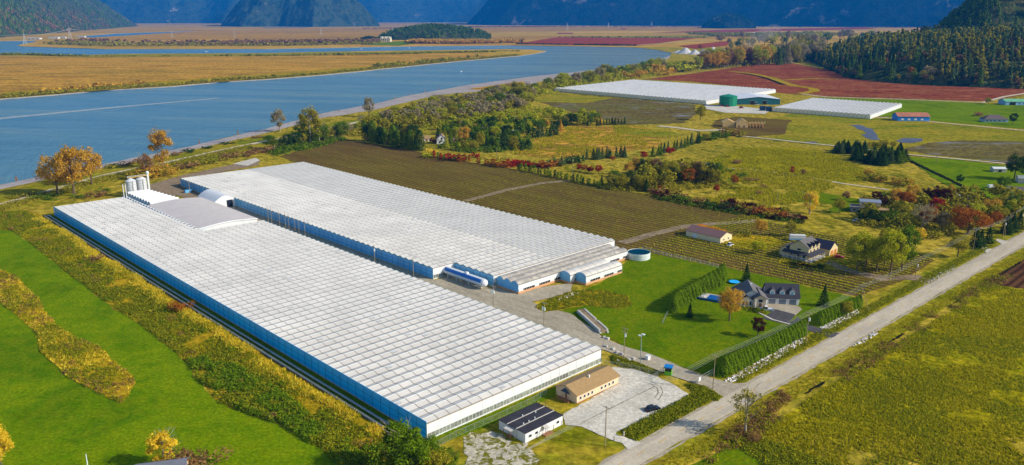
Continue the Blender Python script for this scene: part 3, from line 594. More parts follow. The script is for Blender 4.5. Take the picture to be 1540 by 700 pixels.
# front wing with grey roof, tan brick base
def brick_wing(label, u0, u1, v0, v1, H, nr, rh, mroof, along='x', arched=False):
    t = thing('greenhouse_wing', label, 'greenhouse', W(u0, v0)); Lx, Ly = v1-v0, u1-u0
    def panel(x0, x1, y0, y1, z0, z1, m, nm): MB().box(x0, x1, y0, y1, z0, z1).build(nm, m, t)
    bw = Ly/nr
    for k in range(nr):
        y0 = k*bw
        if arched: pr = [(y0+bw*(.5-.5*math.cos(a)), H + rh*math.sin(a)) for a in np.linspace(0, math.pi, 9)]
        else: pr = [(y0, H), (y0+bw*.25, H+rh*.8), (y0+bw*.5, H+rh), (y0+bw*.75, H+rh*.8), (y0+bw, H)]
        nx = max(2, int(Lx/4)); cw = Lx/nx
        for a, b_ in zip(pr[:-1], pr[1:]):
            me = MB().add([(.06, a[0], a[1]+.02), (cw-.06, a[0], a[1]+.02), (cw-.06, b_[0], b_[1]+.02), (.06, b_[0], b_[1]+.02), (.06, a[0], a[1]-.05), (cw-.06, a[0], a[1]-.05), (cw-.06, b_[0], b_[1]-.05), (.06, b_[0], b_[1]-.05)],
                          [(0, 1, 2, 3), (7, 6, 5, 4), (0, 4, 5, 1), (1, 5, 6, 2), (2, 6, 7, 3), (3, 7, 4, 0)]).mesh('roof_pane', mroof)
            for q in range(nx): link('roof_pane', me, t, loc=(q*cw, 0, 0))
        for x in (0, Lx): MB().prism([(p[0], p[1]-.06) for p in pr] + [(y0+bw, .9), (y0, .9)], 'x', x-.06, x+.06).build('end_wall', m_bluewall2 if x == 0 else m_white, t)
        m = MB()
        for q in range(nx+1):
            for a, b_ in zip(pr[:-1], pr[1:]): m.add([(q*cw-.05, a[0], a[1]+.05), (q*cw+.05, a[0], a[1]+.05), (q*cw+.05, b_[0], b_[1]+.05), (q*cw-.05, b_[0], b_[1]+.05)], [(0, 1, 2, 3)])
        m.box(0, Lx, y0-.12, y0+.12, H-.12, H+.12); m.build('glazing_bars', m_bar, t)
    panel(0, Lx, -.08, .08, 1.9, H-.12, m_white, 'front_wall'); panel(-.05, Lx+.05, -.14, .12, -.3, 1.0, m_brick, 'brick_base')
    panel(-.1, .08, .13, Ly, -.3, .9, m_brick, 'brick_base'); panel(Lx-.08, Lx+.1, .13, Ly, -.3, .9, m_brick, 'brick_base')
    nwin = int(Lx/3)
    for q in range(nwin):
        x = (q+.5)*Lx/nwin
        wo = MB().box(x-1.3, x+1.3, -.06, .06, 1.0, 1.9).build('window', m_glass if q % 3 else m_white, t)
        MB().box(x-1.32, x-1.22, -.1, -.061, 1.0, 1.9).box(x-.04, x+.04, -.1, -.061, 1.0, 1.9).build('frame', m_white, wo)
    return t
wg = brick_wing('grey-roofed glass wing with tan brick base at the greenhouse front', 66.5, 79.6, 99.5, 171, 4, 3, 1.2, m_grey_pane)
brick_wing('small white arched glasshouse projecting onto the lawn', 54.7, 60.2, 128, 152.3, 3.8, 1, 1.3, m_pane, arched=True)
brick_wing('narrow white arched glasshouse between lawn wing and grey roof', 60.5, 66.2, 124.5, 150, 3.8, 1, 1.3, m_pane, arched=True)

# packing hall with shallow arched roof, white saw-tooth roofs, arched entrance
t = thing('packing_hall', 'tan arched-roof packing hall set into the near greenhouse', 'building', W(241, 40))
arc = lambda w, h0, r, n=14: [(w*i/n, h0 + r*math.sin(math.pi*i/n)) for i in range(n+1)]
A = arc(32, 5.4, 1.15)
for k in range(8):
    pr = A[:]; y0, y1 = k*9.0, k*9.0+8.96
    MB().prism(pr + [(p[0], p[1]-.2) for p in pr[::-1]], 'y', y0, y1).build('roof_sheet', m_arch, t)
MB().prism([(p[0], p[1]-.22) for p in A] + [(32, 0), (0, 0)], 'y', .1, .4).build('front_wall', m_white, t)
MB().prism([(p[0], p[1]+.1) for p in A] + [(p[0], p[1]-.5) for p in A[::-1]], 'y', -.35, -.02).build('front_fascia', m_white, t)
MB().prism([(p[0], p[1]-.22) for p in A] + [(32, 0), (0, 0)], 'y', 71.4, 71.8).build('rear_wall', m_white, t)
MB().box(0, .3, .4, 71.4, 0, 5.2).build('side_wall', m_railblue, t); MB().box(31.7, 32, .4, 71.4, 0, 5.2).build('side_wall', m_white, t)  # left wall dark blue: its shade is put into the colour
for k in range(26): MB().prism([(241-241+k*4.2+.2, 5.0), (k*4.2+4.0, 5.0), (k*4.2+2.1, 5.9)], 'x', -1.6, -1.2).build('shaded_gable', m_railblue, t)  # dark sawtooth row, shade of the roof recess painted as blue triangles
t = thing('boiler_house', 'bright white saw-tooth roofed block beside the silos', 'building', W(313.2, 42))
for k in range(9):
    y = k*4.4
    for s in (0, 1):
        a, b_ = ((y, 6), (y+2.2, 7.2)) if s == 0 else ((y+2.2, 7.2), (y+4.4, 6))
        MB().prism([a, b_, (b_[0], b_[1]-.15), (a[0], a[1]-.15)], 'x', 0, 17-k*.5).build('roof_sheet', m_white, t)
MB().box(.2, .5, .1, 39.5, 0, 5.8).build('wall', m_white, t); MB().box(12.3, 12.6, .1, 39.5, 0, 5.8).build('wall', m_white, t); MB().box(.5, 12.3, 39.2, 39.5, 0, 5.8).build('wall', m_white, t); MB().box(.5, 12.3, .1, .4, 0, 5.8).build('wall', m_white, t)
t = thing('loading_bay', 'white arched loading bay joining the two greenhouses', 'building', W(298, 73))
B_ = arc(14.5, 4.2, 3.4)
MB().prism(B_ + [(14.5, 0), (11.5, 0), (11.5, 4.6), (7.6, 4.6), (7.6, 0), (0, 0)], 'y', 0, .3).build('front_wall', m_white, t)
MB().box(7.7, 11.4, .12, .2, 0, 4.5).build('door', m_glass, t)
for k in range(3): MB().prism([(p[0], p[1]+.15) for p in B_] + [(p[0], p[1]) for p in B_[::-1]], 'y', k*8-.2, k*8+7.75).build('roof_sheet', m_white, t)
MB().box(.1, .3, .4, 23.5, 0, 4.1).build('wall', m_white, t); MB().box(14.2, 14.4, .4, 23.5, 0, 4.1).build('wall', m_white, t)

# silos
for k, (u, v, lab) in enumerate(((369, 50.5, 'left steel silo with conical top behind the greenhouse'), (371, 57.5, 'right steel silo next to the conveyor tower'))):
    t = thing('silo', lab, 'silo', W(u, v), group='steel silos')
    MB().lathe([(3.05, 0), (3.05, 10.2)], 28).build('shell', m_steel, t); MB().lathe([(3.2, 10.1), (3.2, 10.3), (.5, 12), (0, 12)], 28).build('roof', m_steel, t)
    m = MB()
    for z in (1.6, 3.2, 4.8, 6.4, 8, 9.6): m.lathe([(3.05, z-.06), (3.13, z), (3.05, z+.06)], 28)
    m.build('hoop', m_polegrey, t)
    MB().box(-.25, .25, -3.3, -3.2, 0, 10.6).build('ladder', m_polegrey, t)
t = thing('conveyor', 'yellow walkway and conveyor tower on top of the silos', 'conveyor', W(370, 61.5))
MB().box(-.5, .5, -.5, .5, 0, 13.6).lathe([(1, 13.4), (1.1, 14.4), (.5, 15), (0, 15)], 12).build('lift_tower', m_whitemet, t)
MB().box(-12.5, -.55, -.5, .5, 12.1, 12.4).build('walkway', mat('yellow_walkway', S(214,180,110), .7, .1, 1), t)
MB().box(-12.5, -.55, -.55, -.48, 12.9, 13).box(-12.5, -.55, .48, .55, 12.9, 13).box(-12.6, -12.5, -.5, .5, 12.1, 13).build('railing', m_whitemet, t)
for k, v in enumerate((44.5, 46)):
    t = thing('vent_stack', 'thin pale exhaust stack left of the silos' if k else 'leftmost thin exhaust stack by the silos', 'stack', W(366, v), group='exhaust stacks')
    MB().tube((0, 0, 0), (0, 0, 9.2), .3, .28, 10).build('pipe', m_whitemet, t); MB().tube((0, 0, 9.2), (0, 0, 9.5), .42, .42, 10).build('cap', m_polegrey, t)

# round water tank
t = thing('water_tank', 'round white water tank with blue cover beside the greenhouse', 'tank', W(64, 176.5))
MB().lathe([(5.4, 0), (5.4, 3.0), (5.3, 3.1), (5.2, 3.0), (5.2, 2.5)], 40).build('shell', m_whitemet, t)
MB().lathe([(5.2, 2.92), (3, 2.9), (0.01, 2.9)], 40).build('water', mat('tank_water', S(10,60,80), .9, .15, .3, spec=.0), t)
m = MB()
for z in (.9, 1.9): m.lathe([(5.4, z-.06), (5.48, z), (5.4, z+.06)], 40)
m.build('hoop', m_polegrey, t)
# propane tank
t = thing('gas_tank', 'long white gas tank with blue stripe on cradles beside the lane', 'tank', W(79, 93.2))
prof = [(.01, 0), (.9, .25), (1.55, .9), (1.75, 1.8), (1.75, 26.2), (1.55, 27.1), (.9, 27.75), (.01, 28)]
m = MB()
for i in range(len(prof)-1):
    m.tube((0, prof[i][1], 2.9), (0, prof[i+1][1], 2.9), prof[i][0], prof[i+1][0], 24, cap=False)
m.build('shell', m_white, t)
st = MB()
for s, a0, a1 in ((1, R(118), R(172)),):
    vs = [(1.77*math.cos(a), y, 2.9+1.77*math.sin(a)) for y in (2, 26) for a in np.linspace(a0, a1, 6)]
    st.add(vs, [(i, i+1, i+7, i+6) for i in range(5)])
st.build('blue_stripe', mat('blue_stripe_paint', S(40,112,182), .5, .05, .5), t)
for y in (4, 10, 18, 24): MB().prism([(-1.5, -.2), (1.5, -.2), (1.5, 2.2), (.9, 1.55), (0, 1.32), (-.9, 1.55), (-1.5, 2.2)], 'y', y-.3, y+.3).build('cradle', m_conc, t)
MB().box(-.6, .6, 12, 13.2, 4.6, 5.2).build('valve_hood', m_white, t)
# blue container, yard clutter
t = thing('skip', 'small blue container in the back yard', 'container', W(357, 81)); MB().box(-2, 2, -1.2, 1.2, 0, 2.0).build('body', m_bluewall2, t); MB().box(-2.05, 2.05, -1.25, 1.25, 2.0, 2.15).build('lid', m_railblue, t)
# stack of concrete blocks on the lane
t = thing('block_wall', 'low concrete bin of stacked blocks beside the lane', 'block wall', P(903, 503), math.atan2((P(866,469)-P(903,503)).y, (P(866,469)-P(903,503)).x))
bl = MB().box(.02, 1.48, -.36, .36, 0, .72).mesh('block', m_conc)
Lb = (P(866,469)-P(903,503)).length
for r_ in range(2):
    for s in (0, 1):
        for k in range(int(Lb/1.5)):
            if random.random() < .93 or r_ == 0: link('block', bl, t, loc=(k*1.5+.75*r_*(k < int(Lb/1.5)-1), (-.1 if s else -3.0)+random.uniform(-.05, .05), r_*.73), rz=random.uniform(-.02, .02))
MB().box(.5, Lb-1, -2.6, -.5, .1, 1.25).build('fill', g_dirt, t)
for (x, y) in ((914,511), (909,509), (929,531.5), (935,534), (922,526.5), (911,522.5), (953,541), (930,545), (946,543)):
    a = thing('boulder', 'small pale block beside the lane', 'block', P(x, y), random.uniform(0, 3), 'loose pale blocks along the lane edge')
    MB().prism([(-.7, 0), (.7, 0), (.62, .7), (-.55, .8)], 'y', -.45, .45).build('stone', m_conc, a)
t = thing('crate', 'white box standing on the lane edge', 'box', P(974, 541.5)); MB().box(-.7, .7, -.6, .6, 0, 1.5).build('body', m_white, t); MB().box(-.75, .75, -.65, .65, 1.5, 1.6).build('lid', m_whitemet, t)

# ------------------------------------------------------------------ houses and sheds
def gable(t, x0, x1, y0, y1, h, rh, axis, mw, mr, ov=.35, z0=0, nm='wall', rnm='roof'):
    """walls with gables plus two roof slabs; the ridge runs along axis"""
    if axis == 'x':
        mid = (y0+y1)/2; MB().prism([(y0, z0), (y1, z0), (y1, h), (mid, h+rh), (y0, h)], 'x', x0, x1).build(nm, mw, t)
        k = rh/((y1-y0)/2); R_ = MB()
        for s, ye in ((1, y0-ov), (-1, y1+ov)):
            R_.prism([(ye, h-k*ov+.04), (mid, h+rh+.04), (mid, h+rh+.22), (ye, h-k*ov+.22)], 'x', x0-ov, x1+ov)
    else:
        mid = (x0+x1)/2; MB().prism([(x0, z0), (x1, z0), (x1, h), (mid, h+rh), (x0, h)], 'y', y0, y1).build(nm, mw, t)
        k = rh/((x1-x0)/2); R_ = MB()
        for s, xe in ((1, x0-ov), (-1, x1+ov)):
            R_.prism([(xe, h-k*ov+.04), (mid, h+rh+.04), (mid, h+rh+.22), (xe, h-k*ov+.22)], 'y', y0-ov, y1+ov)
    return R_.build(rnm, mr, t)
def win(t, face, a, z, c, w=1.2, h=1.1, m=None, nm='window', fr=None):
    """face 'y-','y+','x-','x+' at coordinate c; a = centre along the face, z = sill"""
    s = -1 if face[1] == '-' else 1; p, q = sorted((c+s*.03, c+s*.08)); g0, g1 = sorted((c+s*.081, c+s*.1))
    def bx(a0, a1, z0, z1, d0, d1): return (MB().box(a0, a1, d0, d1, z0, z1) if face[0] == 'y' else MB().box(d0, d1, a0, a1, z0, z1))
    o = bx(a-w/2-.1, a+w/2+.1, z-.1, z+h+.1, p-(s > 0)*.0, q).build(nm, fr or m_white, t)
    bx(a-w/2, a+w/2, z, z+h, g0, g1).build('pane', m or m_glass, o); return o

# long beige office
t = thing('office_building', 'long beige office with brown shingle roof and porch', 'building', W(-14.8, 44.8))
rf = gable(t, 0, 19.2, 0, 8.4, 2.9, 1.7, 'x', m_tanwall, m_tanroof, .5)
MB().box(9, 9.4, 3.2, 3.6, 3.9, 5.3).build('chimney', m_white, t)
for x in (1.6, 3.4, 5.1, 6.8, 11.2, 13, 14.8, 16.6): win(t, 'y-', x, 1.1, 0, .75, .85)
MB().box(-.12, 19.3, -.1, -.01, -.3, .35).build('plinth', m_wood, t)
MB().box(-1.6, -.06, 2.0, 6.6, 0, .35).build('porch_deck', m_wood, t)
for y in (2.05, 4.2, 6.5): MB().box(-1.6, -1.5, y, y+.1, .35, 2.4).build('porch_post', m_wood, t)
MB().box(-1.58, -1.52, 2.1, 6.5, 1.15, 1.25).box(-1.58, -1.52, 2.1, 6.5, .7, .76).build('porch_rail', m_wood, t)
MB().prism([(2.2, 2.4), (6.2, 2.4), (4.2, 4.0)], 'x', -.55, -.53).build('porch_gable', mat('navy_gable', S(44,66,96), .6, .1, 1), t)
win(t, 'x-', 4.2, .35, -.01, .95, 1.95, m_wood, 'door')
# white portable with flat black roof
t = thing('portable_building', 'white flat-roofed portable office with black roof', 'building', W(-20.3, 18.1))
MB().box(0, 14.6, 0, 10.4, .1, 2.9).build('wall', m_white, t)
for k in range(3): MB().box(-.15, 14.75, -.15+k*3.57, -.15+k*3.57+3.5, 2.9, 3.06+.02*(k == 1)).build('roof', m_darkroof, t)
for y in (3.38, 6.95): MB().box(-.15, 14.75, y-.1, y+.12, 3.06, 3.2).build('roof_seam', m_conc, t)
for x, y in ((3, 3.8), (5, 3.7), (7.5, 3.9), (6, 7.2), (10, 6.1)): MB().tube((x, y, 3.05), (x, y, 3.55), .16, n=8).build('roof_vent', m_whitemet, t)
for x in (1.8, 4.2, 12.6): win(t, 'y-', x, 1.3, 0, 1.0, .7)
win(t, 'y-', 7.2, .3, 0, .95, 2.0, m_white, 'door', m_conc)
MB().box(6.2, 9.4, -1.5, -.06, 0, .4).build('step_deck', m_wood, t)
for x in (6.25, 9.3): MB().box(x, x+.1, -1.5, -1.4, .4, 2.6).build('deck_post', m_wood, t)
MB().prism([(-1.5, 2.35), (-.05, 2.85), (-.05, 2.95), (-1.5, 2.45)], 'x', 6.3, 7.9).build('door_canopy', m_conc, t)
MB().box(-1.8, -.06, 4.0, 6.8, 2.55, 2.65).build('side_canopy', m_conc, t)
for y in (4.1, 6.7): MB().box(-1.75, -1.65, y-.05, y+.05, 0, 2.55).build('canopy_post', m_wood, t)
MB().box(-1.2, -.06, 4.6, 6.2, 0, .5).build('side_step', m_wood, t)
for y in (3.2, 6.4): MB().box(-.05, -.01, y, y+.06, .1, 2.9).build('wall_joint', m_bar, t)
m = MB()
for y in np.arange(4, 10.2, 1.2): m.box(14.9, 15.0, y, y+.1, 0, 3.6)
m.box(14.9, 15.0, 4, 10.1, 3.4, 3.5).box(14.9, 15, 4, 10.1, 2.8, 2.88); m.build('yellow_railing', mat('yellow_rail', S(222,190,110), .7, .05, 1), t)
# brown-roofed shed in the field
t = thing('shed', 'long cream shed with brown roof in the vegetable field', 'shed', P(1083, 367))
gable(t, 0, 10.8, 0, 20.5, 3.1, 2.0, 'y', mat('cream_siding', S(226,208,166), .8, .06, .6), mat('dull_brown_roof', S(122,92,88), .8, .1, .4), .4)
for x in (3.2, 7.4): win(t, 'y-', x, 1.2, 0, .9, .8)
win(t, 'x-', 15, 0, 0, 2.4, 2.4, m_white, 'door')
# house with dormers, garage wing, pool
hx = math.atan2((P(1196,459)-P(1148,457)).y, (P(1196,459)-P(1148,457)).x)
t = thing('house', 'large pale house with charcoal roof and three garage doors', 'house', P(1152, 457.5), hx)
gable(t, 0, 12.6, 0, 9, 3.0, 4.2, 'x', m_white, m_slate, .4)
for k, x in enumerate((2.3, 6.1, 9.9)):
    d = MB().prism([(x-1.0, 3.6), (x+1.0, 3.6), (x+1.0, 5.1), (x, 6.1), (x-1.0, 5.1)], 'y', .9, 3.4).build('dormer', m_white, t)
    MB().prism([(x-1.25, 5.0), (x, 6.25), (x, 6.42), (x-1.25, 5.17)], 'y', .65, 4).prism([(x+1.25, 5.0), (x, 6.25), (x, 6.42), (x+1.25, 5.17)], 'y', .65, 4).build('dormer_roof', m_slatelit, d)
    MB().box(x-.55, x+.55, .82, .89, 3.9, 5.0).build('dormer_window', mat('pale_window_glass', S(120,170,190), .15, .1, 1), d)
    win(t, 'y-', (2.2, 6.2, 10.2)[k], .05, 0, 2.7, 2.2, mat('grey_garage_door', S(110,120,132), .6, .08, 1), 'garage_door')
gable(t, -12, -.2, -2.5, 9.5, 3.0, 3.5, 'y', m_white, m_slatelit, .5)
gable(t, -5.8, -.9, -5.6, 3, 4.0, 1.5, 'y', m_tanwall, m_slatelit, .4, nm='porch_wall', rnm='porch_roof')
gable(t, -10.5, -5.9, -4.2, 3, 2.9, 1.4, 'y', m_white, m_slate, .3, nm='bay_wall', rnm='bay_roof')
win(t, 'y-', -3.3, 2.6, -5.6, 1.5, 1.2); win(t, 'y-', -3.3, .1, -5.6, 1.1, 2.1, m_wood, 'door')
for x in (-5.3, -1.3): MB().tube((x, -6.1, 0), (x, -6.1, 3.9), .25, n=10).build('porch_column', m_white, t)
for x in (-9.6, -8.2, -6.8): win(t, 'y-', x, .7, -4.2, .6, 1.6)
MB().box(-6.2, -5.5, 2.5, 3.3, 5.5, 7.4).build('chimney', m_white, t)
t = thing('swimming_pool', 'blue swimming pool with pale deck behind the hedge', 'pool', P(1072, 449), R(-30))
MB().box(-5.5, 5.5, -4.2, 4.2, 0, .3).build('deck', m_conc, t); MB().box(-2, 4.6, -3.2, 3.2, .3, .34).build('water', mat('pool_water', S(18,92,168), .08, .1, .3, spec=.5), t)
MB().box(-5.6, 5.6, -4.4, -4.25, 0, 1.1).build('pool_fence', m_railblue, t)
for x in (-4.6, -3.6): MB().box(x, x+.6, -1.5, .4, .45, .6).box(x, x+.6, .4, .6, .45, 1.1).box(x+.05, x+.15, -1.4, -1.3, .3, .45).box(x+.45, x+.55, -1.4, -1.3, .3, .45).build('sun_bed', m_white, t)
t = thing('trampoline', 'round blue trampoline on the lawn behind the house', 'trampoline', P(1104, 426.5)); MB().lathe([(2.2, .75), (2.3, .85), (2.2, .9), (0.01, .85)], 20).build('mat', m_bluewall, t)
for k in range(6): MB().tube((2.1*math.cos(k), 2.1*math.sin(k), 0), (2.1*math.cos(k), 2.1*math.sin(k), .8), .05, n=6).build('leg', m_polegrey, t)
# tan farmhouse
t = thing('house', 'tan farmhouse with grey roof, dormers and wraparound porch', 'house', P(1221.7, 396), ROT)
m_ftan = mat('sand_siding', S(206,188,142), .8, .06, .8)
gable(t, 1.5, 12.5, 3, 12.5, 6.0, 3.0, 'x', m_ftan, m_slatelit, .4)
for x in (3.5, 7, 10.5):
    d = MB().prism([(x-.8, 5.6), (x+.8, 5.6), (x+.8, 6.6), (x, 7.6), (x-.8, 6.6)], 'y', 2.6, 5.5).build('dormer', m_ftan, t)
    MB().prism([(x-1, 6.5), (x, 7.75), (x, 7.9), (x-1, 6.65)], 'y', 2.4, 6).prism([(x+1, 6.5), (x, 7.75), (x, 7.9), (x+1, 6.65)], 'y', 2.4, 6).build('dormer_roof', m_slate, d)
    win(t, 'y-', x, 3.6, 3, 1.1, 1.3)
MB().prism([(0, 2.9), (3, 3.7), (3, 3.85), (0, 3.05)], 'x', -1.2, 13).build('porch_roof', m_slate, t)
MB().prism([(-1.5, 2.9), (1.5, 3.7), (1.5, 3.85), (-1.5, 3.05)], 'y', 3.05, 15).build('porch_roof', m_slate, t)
MB().box(-1.4, 12.8, .1, 2.95, 0, .6).box(-1.4, 1.45, 3, 14.8, 0, .6).build('porch_deck', m_conc, t)
for x in np.arange(-1.2, 13, 2.3): MB().box(x, x+.16, .2, .36, .6, 2.95).build('porch_post', m_white, t)
for y in np.arange(2.6, 14.6, 2.3): MB().box(-1.3, -1.14, y, y+.16, .6, 2.95).build('porch_post', m_white, t)
MB().box(-1.3, 12.8, .2, .3, 1.4, 1.5).box(-1.3, -1.2, .3, 14.6, 1.4, 1.5).build('porch_rail', m_white, t)
for y in (5, 8, 11): win(t, 'x-', y, 1.2, 1.5, 1.2, 1.4)
win(t, 'x-', 7.7, 4.2, 1.5, 1.8, 1.0)
gable(t, 1.6, 9, 12.6, 17.5, 3.2, 2, 'x', m_ftan, m_slate, .3, nm='rear_wall', rnm='rear_roof')
t = thing('garage', 'tan double garage with dark roof and two wooden doors', 'garage', P(1247, 386), ROT)
gable(t, 0, 8.5, 0, 9, 3.4, 3.0, 'y', mat('sand_siding_light', S(216,196,146), .8, .05, .8), mat('navy_shingle', S(48,52,72), .85, .1, 1), .4)
for x in (2.4, 6.1): win(t, 'y-', x, .05, 0, 2.7, 2.5, mat('cedar_door', S(190,120,40), .6, .1, 1), 'garage_door')
t = thing('trailer', 'white travel trailer parked behind the tan farmhouse', 'trailer', P(1199, 362.5), R(-8))
MB().prism([(-4, .6), (4, .6), (4, 2.9), (3.6, 3.2), (-3.6, 3.2), (-4, 2.9)], 'y', -1.2, 1.2).build('body', m_white, t); MB().box(-4.02, 4.02, -1.22, -1.2, .9, 1.5).build('stripe', m_bluewall2, t)
for x in (-.6, .6):
    for y in (-1.1, 1.1): MB().tube((x, y-.12, .38), (x, y+.12, .38), .38, n=12).build('wheel', m_rub, t)
# flat grey house among the trees
t = thing('house', 'grey flat-roofed stepped house among autumn trees', 'house', P(1279, 319), R(-20))
m_gh = mat('grey_blue_wall', S(126,136,150), .8, .1, .6)
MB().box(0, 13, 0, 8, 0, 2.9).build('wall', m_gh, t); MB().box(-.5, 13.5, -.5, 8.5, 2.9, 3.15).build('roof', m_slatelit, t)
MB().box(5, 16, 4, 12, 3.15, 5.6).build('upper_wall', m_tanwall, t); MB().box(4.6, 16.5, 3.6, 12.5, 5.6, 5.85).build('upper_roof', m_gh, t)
MB().box(13.6, 20, -1, 5, 0, 2.5).build('carport_wall', m_brick, t); MB().box(13.55, 20.5, -1.5, 5.5, 2.5, 2.7).build('carport_roof', m_tanroof, t)
for x in (2, 5, 8, 11): win(t, 'y-', x, 1, 0, 1.5, 1.2)
for x in (7, 10, 13): win(t, 'y-', x, 3.9, 4, 1.4, 1.0)
# cottage by the cedar hedge
t = thing('house', 'pink-roofed cottage with white gable by the dark hedge', 'house', P(657, 217), R(8))
gable(t, 0, 9, 0, 9, 4.2, 4.2, 'y', m_white, mat('pinkish_roof', S(176,140,124), .85, .1, .8), .5)
win(t, 'y-', 4.5, 4.2, 0, 1.6, 1.6); win(t, 'y-', 2.4, .9, 0, 1.5, 1.3); win(t, 'y-', 6.6, .9, 0, 1.5, 1.3)
gable(t, 9.1, 18, 3, 9, 2.8, 1.6, 'x', m_tanwall, m_tanroof, .3, nm='wing_wall', rnm='wing_roof')
t = thing('shed', 'small tan-roofed shed left of the cottage', 'shed', P(636, 213), R(8)); gable(t, 0, 7, 0, 6, 2.5, 2.2, 'x', m_white, m_tanroof)
win(t, 'y-', 3.5, 0, 0, 2, 2.1, m_wood, 'door')
t = thing('poly_tunnel', 'long white tunnel roof among trees right of the cottage', 'tunnel', P(752, 200), R(8))
for k in range(6): MB().prism([(p[0]-3, p[1]) for p in arc(6, 1.4, 1.8, 8)] + [(3, 0), (-3, 0)], 'x', k*4, k*4+3.95).build('cover', m_white, t)
# white farmhouse at the right edge
t = thing('house', 'white farmhouse with dark roof at the right edge', 'house', P(1516, 293), R(-20))
gable(t, 0, 16, 0, 8, 3.1, 1.7, 'x', m_white, mat('grey_brown_roof', S(104,92,84), .85, .1, .8))
for x in (2, 4.6, 7.2): win(t, 'y-', x, 1, 0, 1.1, 1.3, m_bluewall)
win(t, 'y-', 11, .1, 0, 1, 2, m_wood, 'door')
t = thing('shed', 'grey metal shed behind the white farmhouse', 'shed', P(1531, 276), R(-20)); gable(t, 0, 10, 0, 8, 3.4, 1.4, 'x', m_conc, m_polegrey); win(t, 'y-', 5, 0, 0, 3, 2.8, m_glass, 'door')
t = thing('shed', 'low pale shed left of the big dark tree', 'shed', P(1494, 259.5), R(-6)); gable(t, 0, 9, 0, 6, 2.6, .9, 'x', m_conc, m_white); win(t, 'y-', 4.5, 0, 0, 2.4, 2.1, m_glass, 'door')
t = thing('parked_van', 'pale van parked in the grass near the white farmhouse', 'van', P(1491, 283), R(10))
MB().prism([(-2.5, .5), (2.5, .5), (2.5, 1.4), (1.7, 2.2), (-2.5, 2.2)], 'y', -1, 1).build('body', m_carwhite, t)
for x in (-1.6, 1.6):
    for y in (-.95, .95): MB().tube((x, y-.1, .36), (x, y+.1, .36), .36, n=10).build('wheel', m_rub, t)
# farm buildings far right
t = thing('barn', 'blue-walled barn with rusty roof by the pasture', 'barn', P(1350, 182.5), R(-3))
gable(t, 0, 34, 0, 16, 5.2, 3.4, 'x', mat('bright_blue_wall', S(44,128,204), .7, .08, .2), mat('rusty_roof', S(176,112,84), .85, .25, .25), .6)
for x in (5, 12, 19, 26): win(t, 'y-', x, 1.2, 0, 2.6, 1.6, m_white)
MB().prism([(0.2, 0), (15.8, 0), (15.8, 5.1), (8, 8.4), (.2, 5.1)], 'x', 34.0, 34.2).build('end_wall', m_white, t)
t = thing('house', 'distant bungalow with hipped dark roof in the pasture', 'house', P(1480, 184), R(-4))
MB().box(0, 25, 0, 11, 0, 3.2).build('wall', mat('pale_blue_siding', S(150,178,196), .8, .08, .5), t)
MB().add([(-.8, -.8, 3.2), (25.8, -.8, 3.2), (25.8, 11.8, 3.2), (-.8, 11.8, 3.2), (7, 5.5, 7.4), (17, 5.5, 7.4)], [(0, 1, 5, 4), (1, 2, 5), (2, 3, 4, 5), (3, 0, 4), (3, 2, 1, 0)]).build('roof', mat('brown_hip_roof', S(104,88,86), .85, .12, .4), t)
for x in (3, 7, 11, 16, 21): win(t, 'y-', x, 1, 0, 1.6, 1.3)
MB().box(6, 7, 6, 7, 6, 8.4).build('chimney', m_brick, t)
t = thing('barn', 'long pale blue barn with green roof at the right edge', 'barn', P(1512, 158.5), R(-2))
gable(t, 0, 62, 0, 18, 4.6, 2.6, 'x', mat('pale_blue_barn', S(136,178,214), .75, .08, .2), mat('green_roof', S(110,176,130), .8, .15, .15), .5)
for k in range(8): win(t, 'y-', 18+k*5.4, 1.3, 0, 1.8, 1.4)
win(t, 'y-', 9, 0, 0, 8, 3.8, m_glass, 'door')
# distant riverside mansion
t = thing('house', 'large cream house with several gables beyond the river', 'house', P(572, 63), R(-4))
m_cr = mat('cream_wall', S(232,222,190), .8, .05, .1)
gable(t, 0, 50, 0, 22, 14, 9, 'x', m_cr, mat('cream_roof', S(206,196,160), .8, .1, .1), 1)
for x in (2, 20, 38): gable(t, x, x+11, -6, 10, 14, 9, 'y', m_cr, MATS['cream_roof'], .8, nm='bay_wall', rnm='bay_roof')
for x in (7.5, 25.5, 43.5):
    for z in (2, 8): win(t, 'y-', x, z, -6, 5, 4)

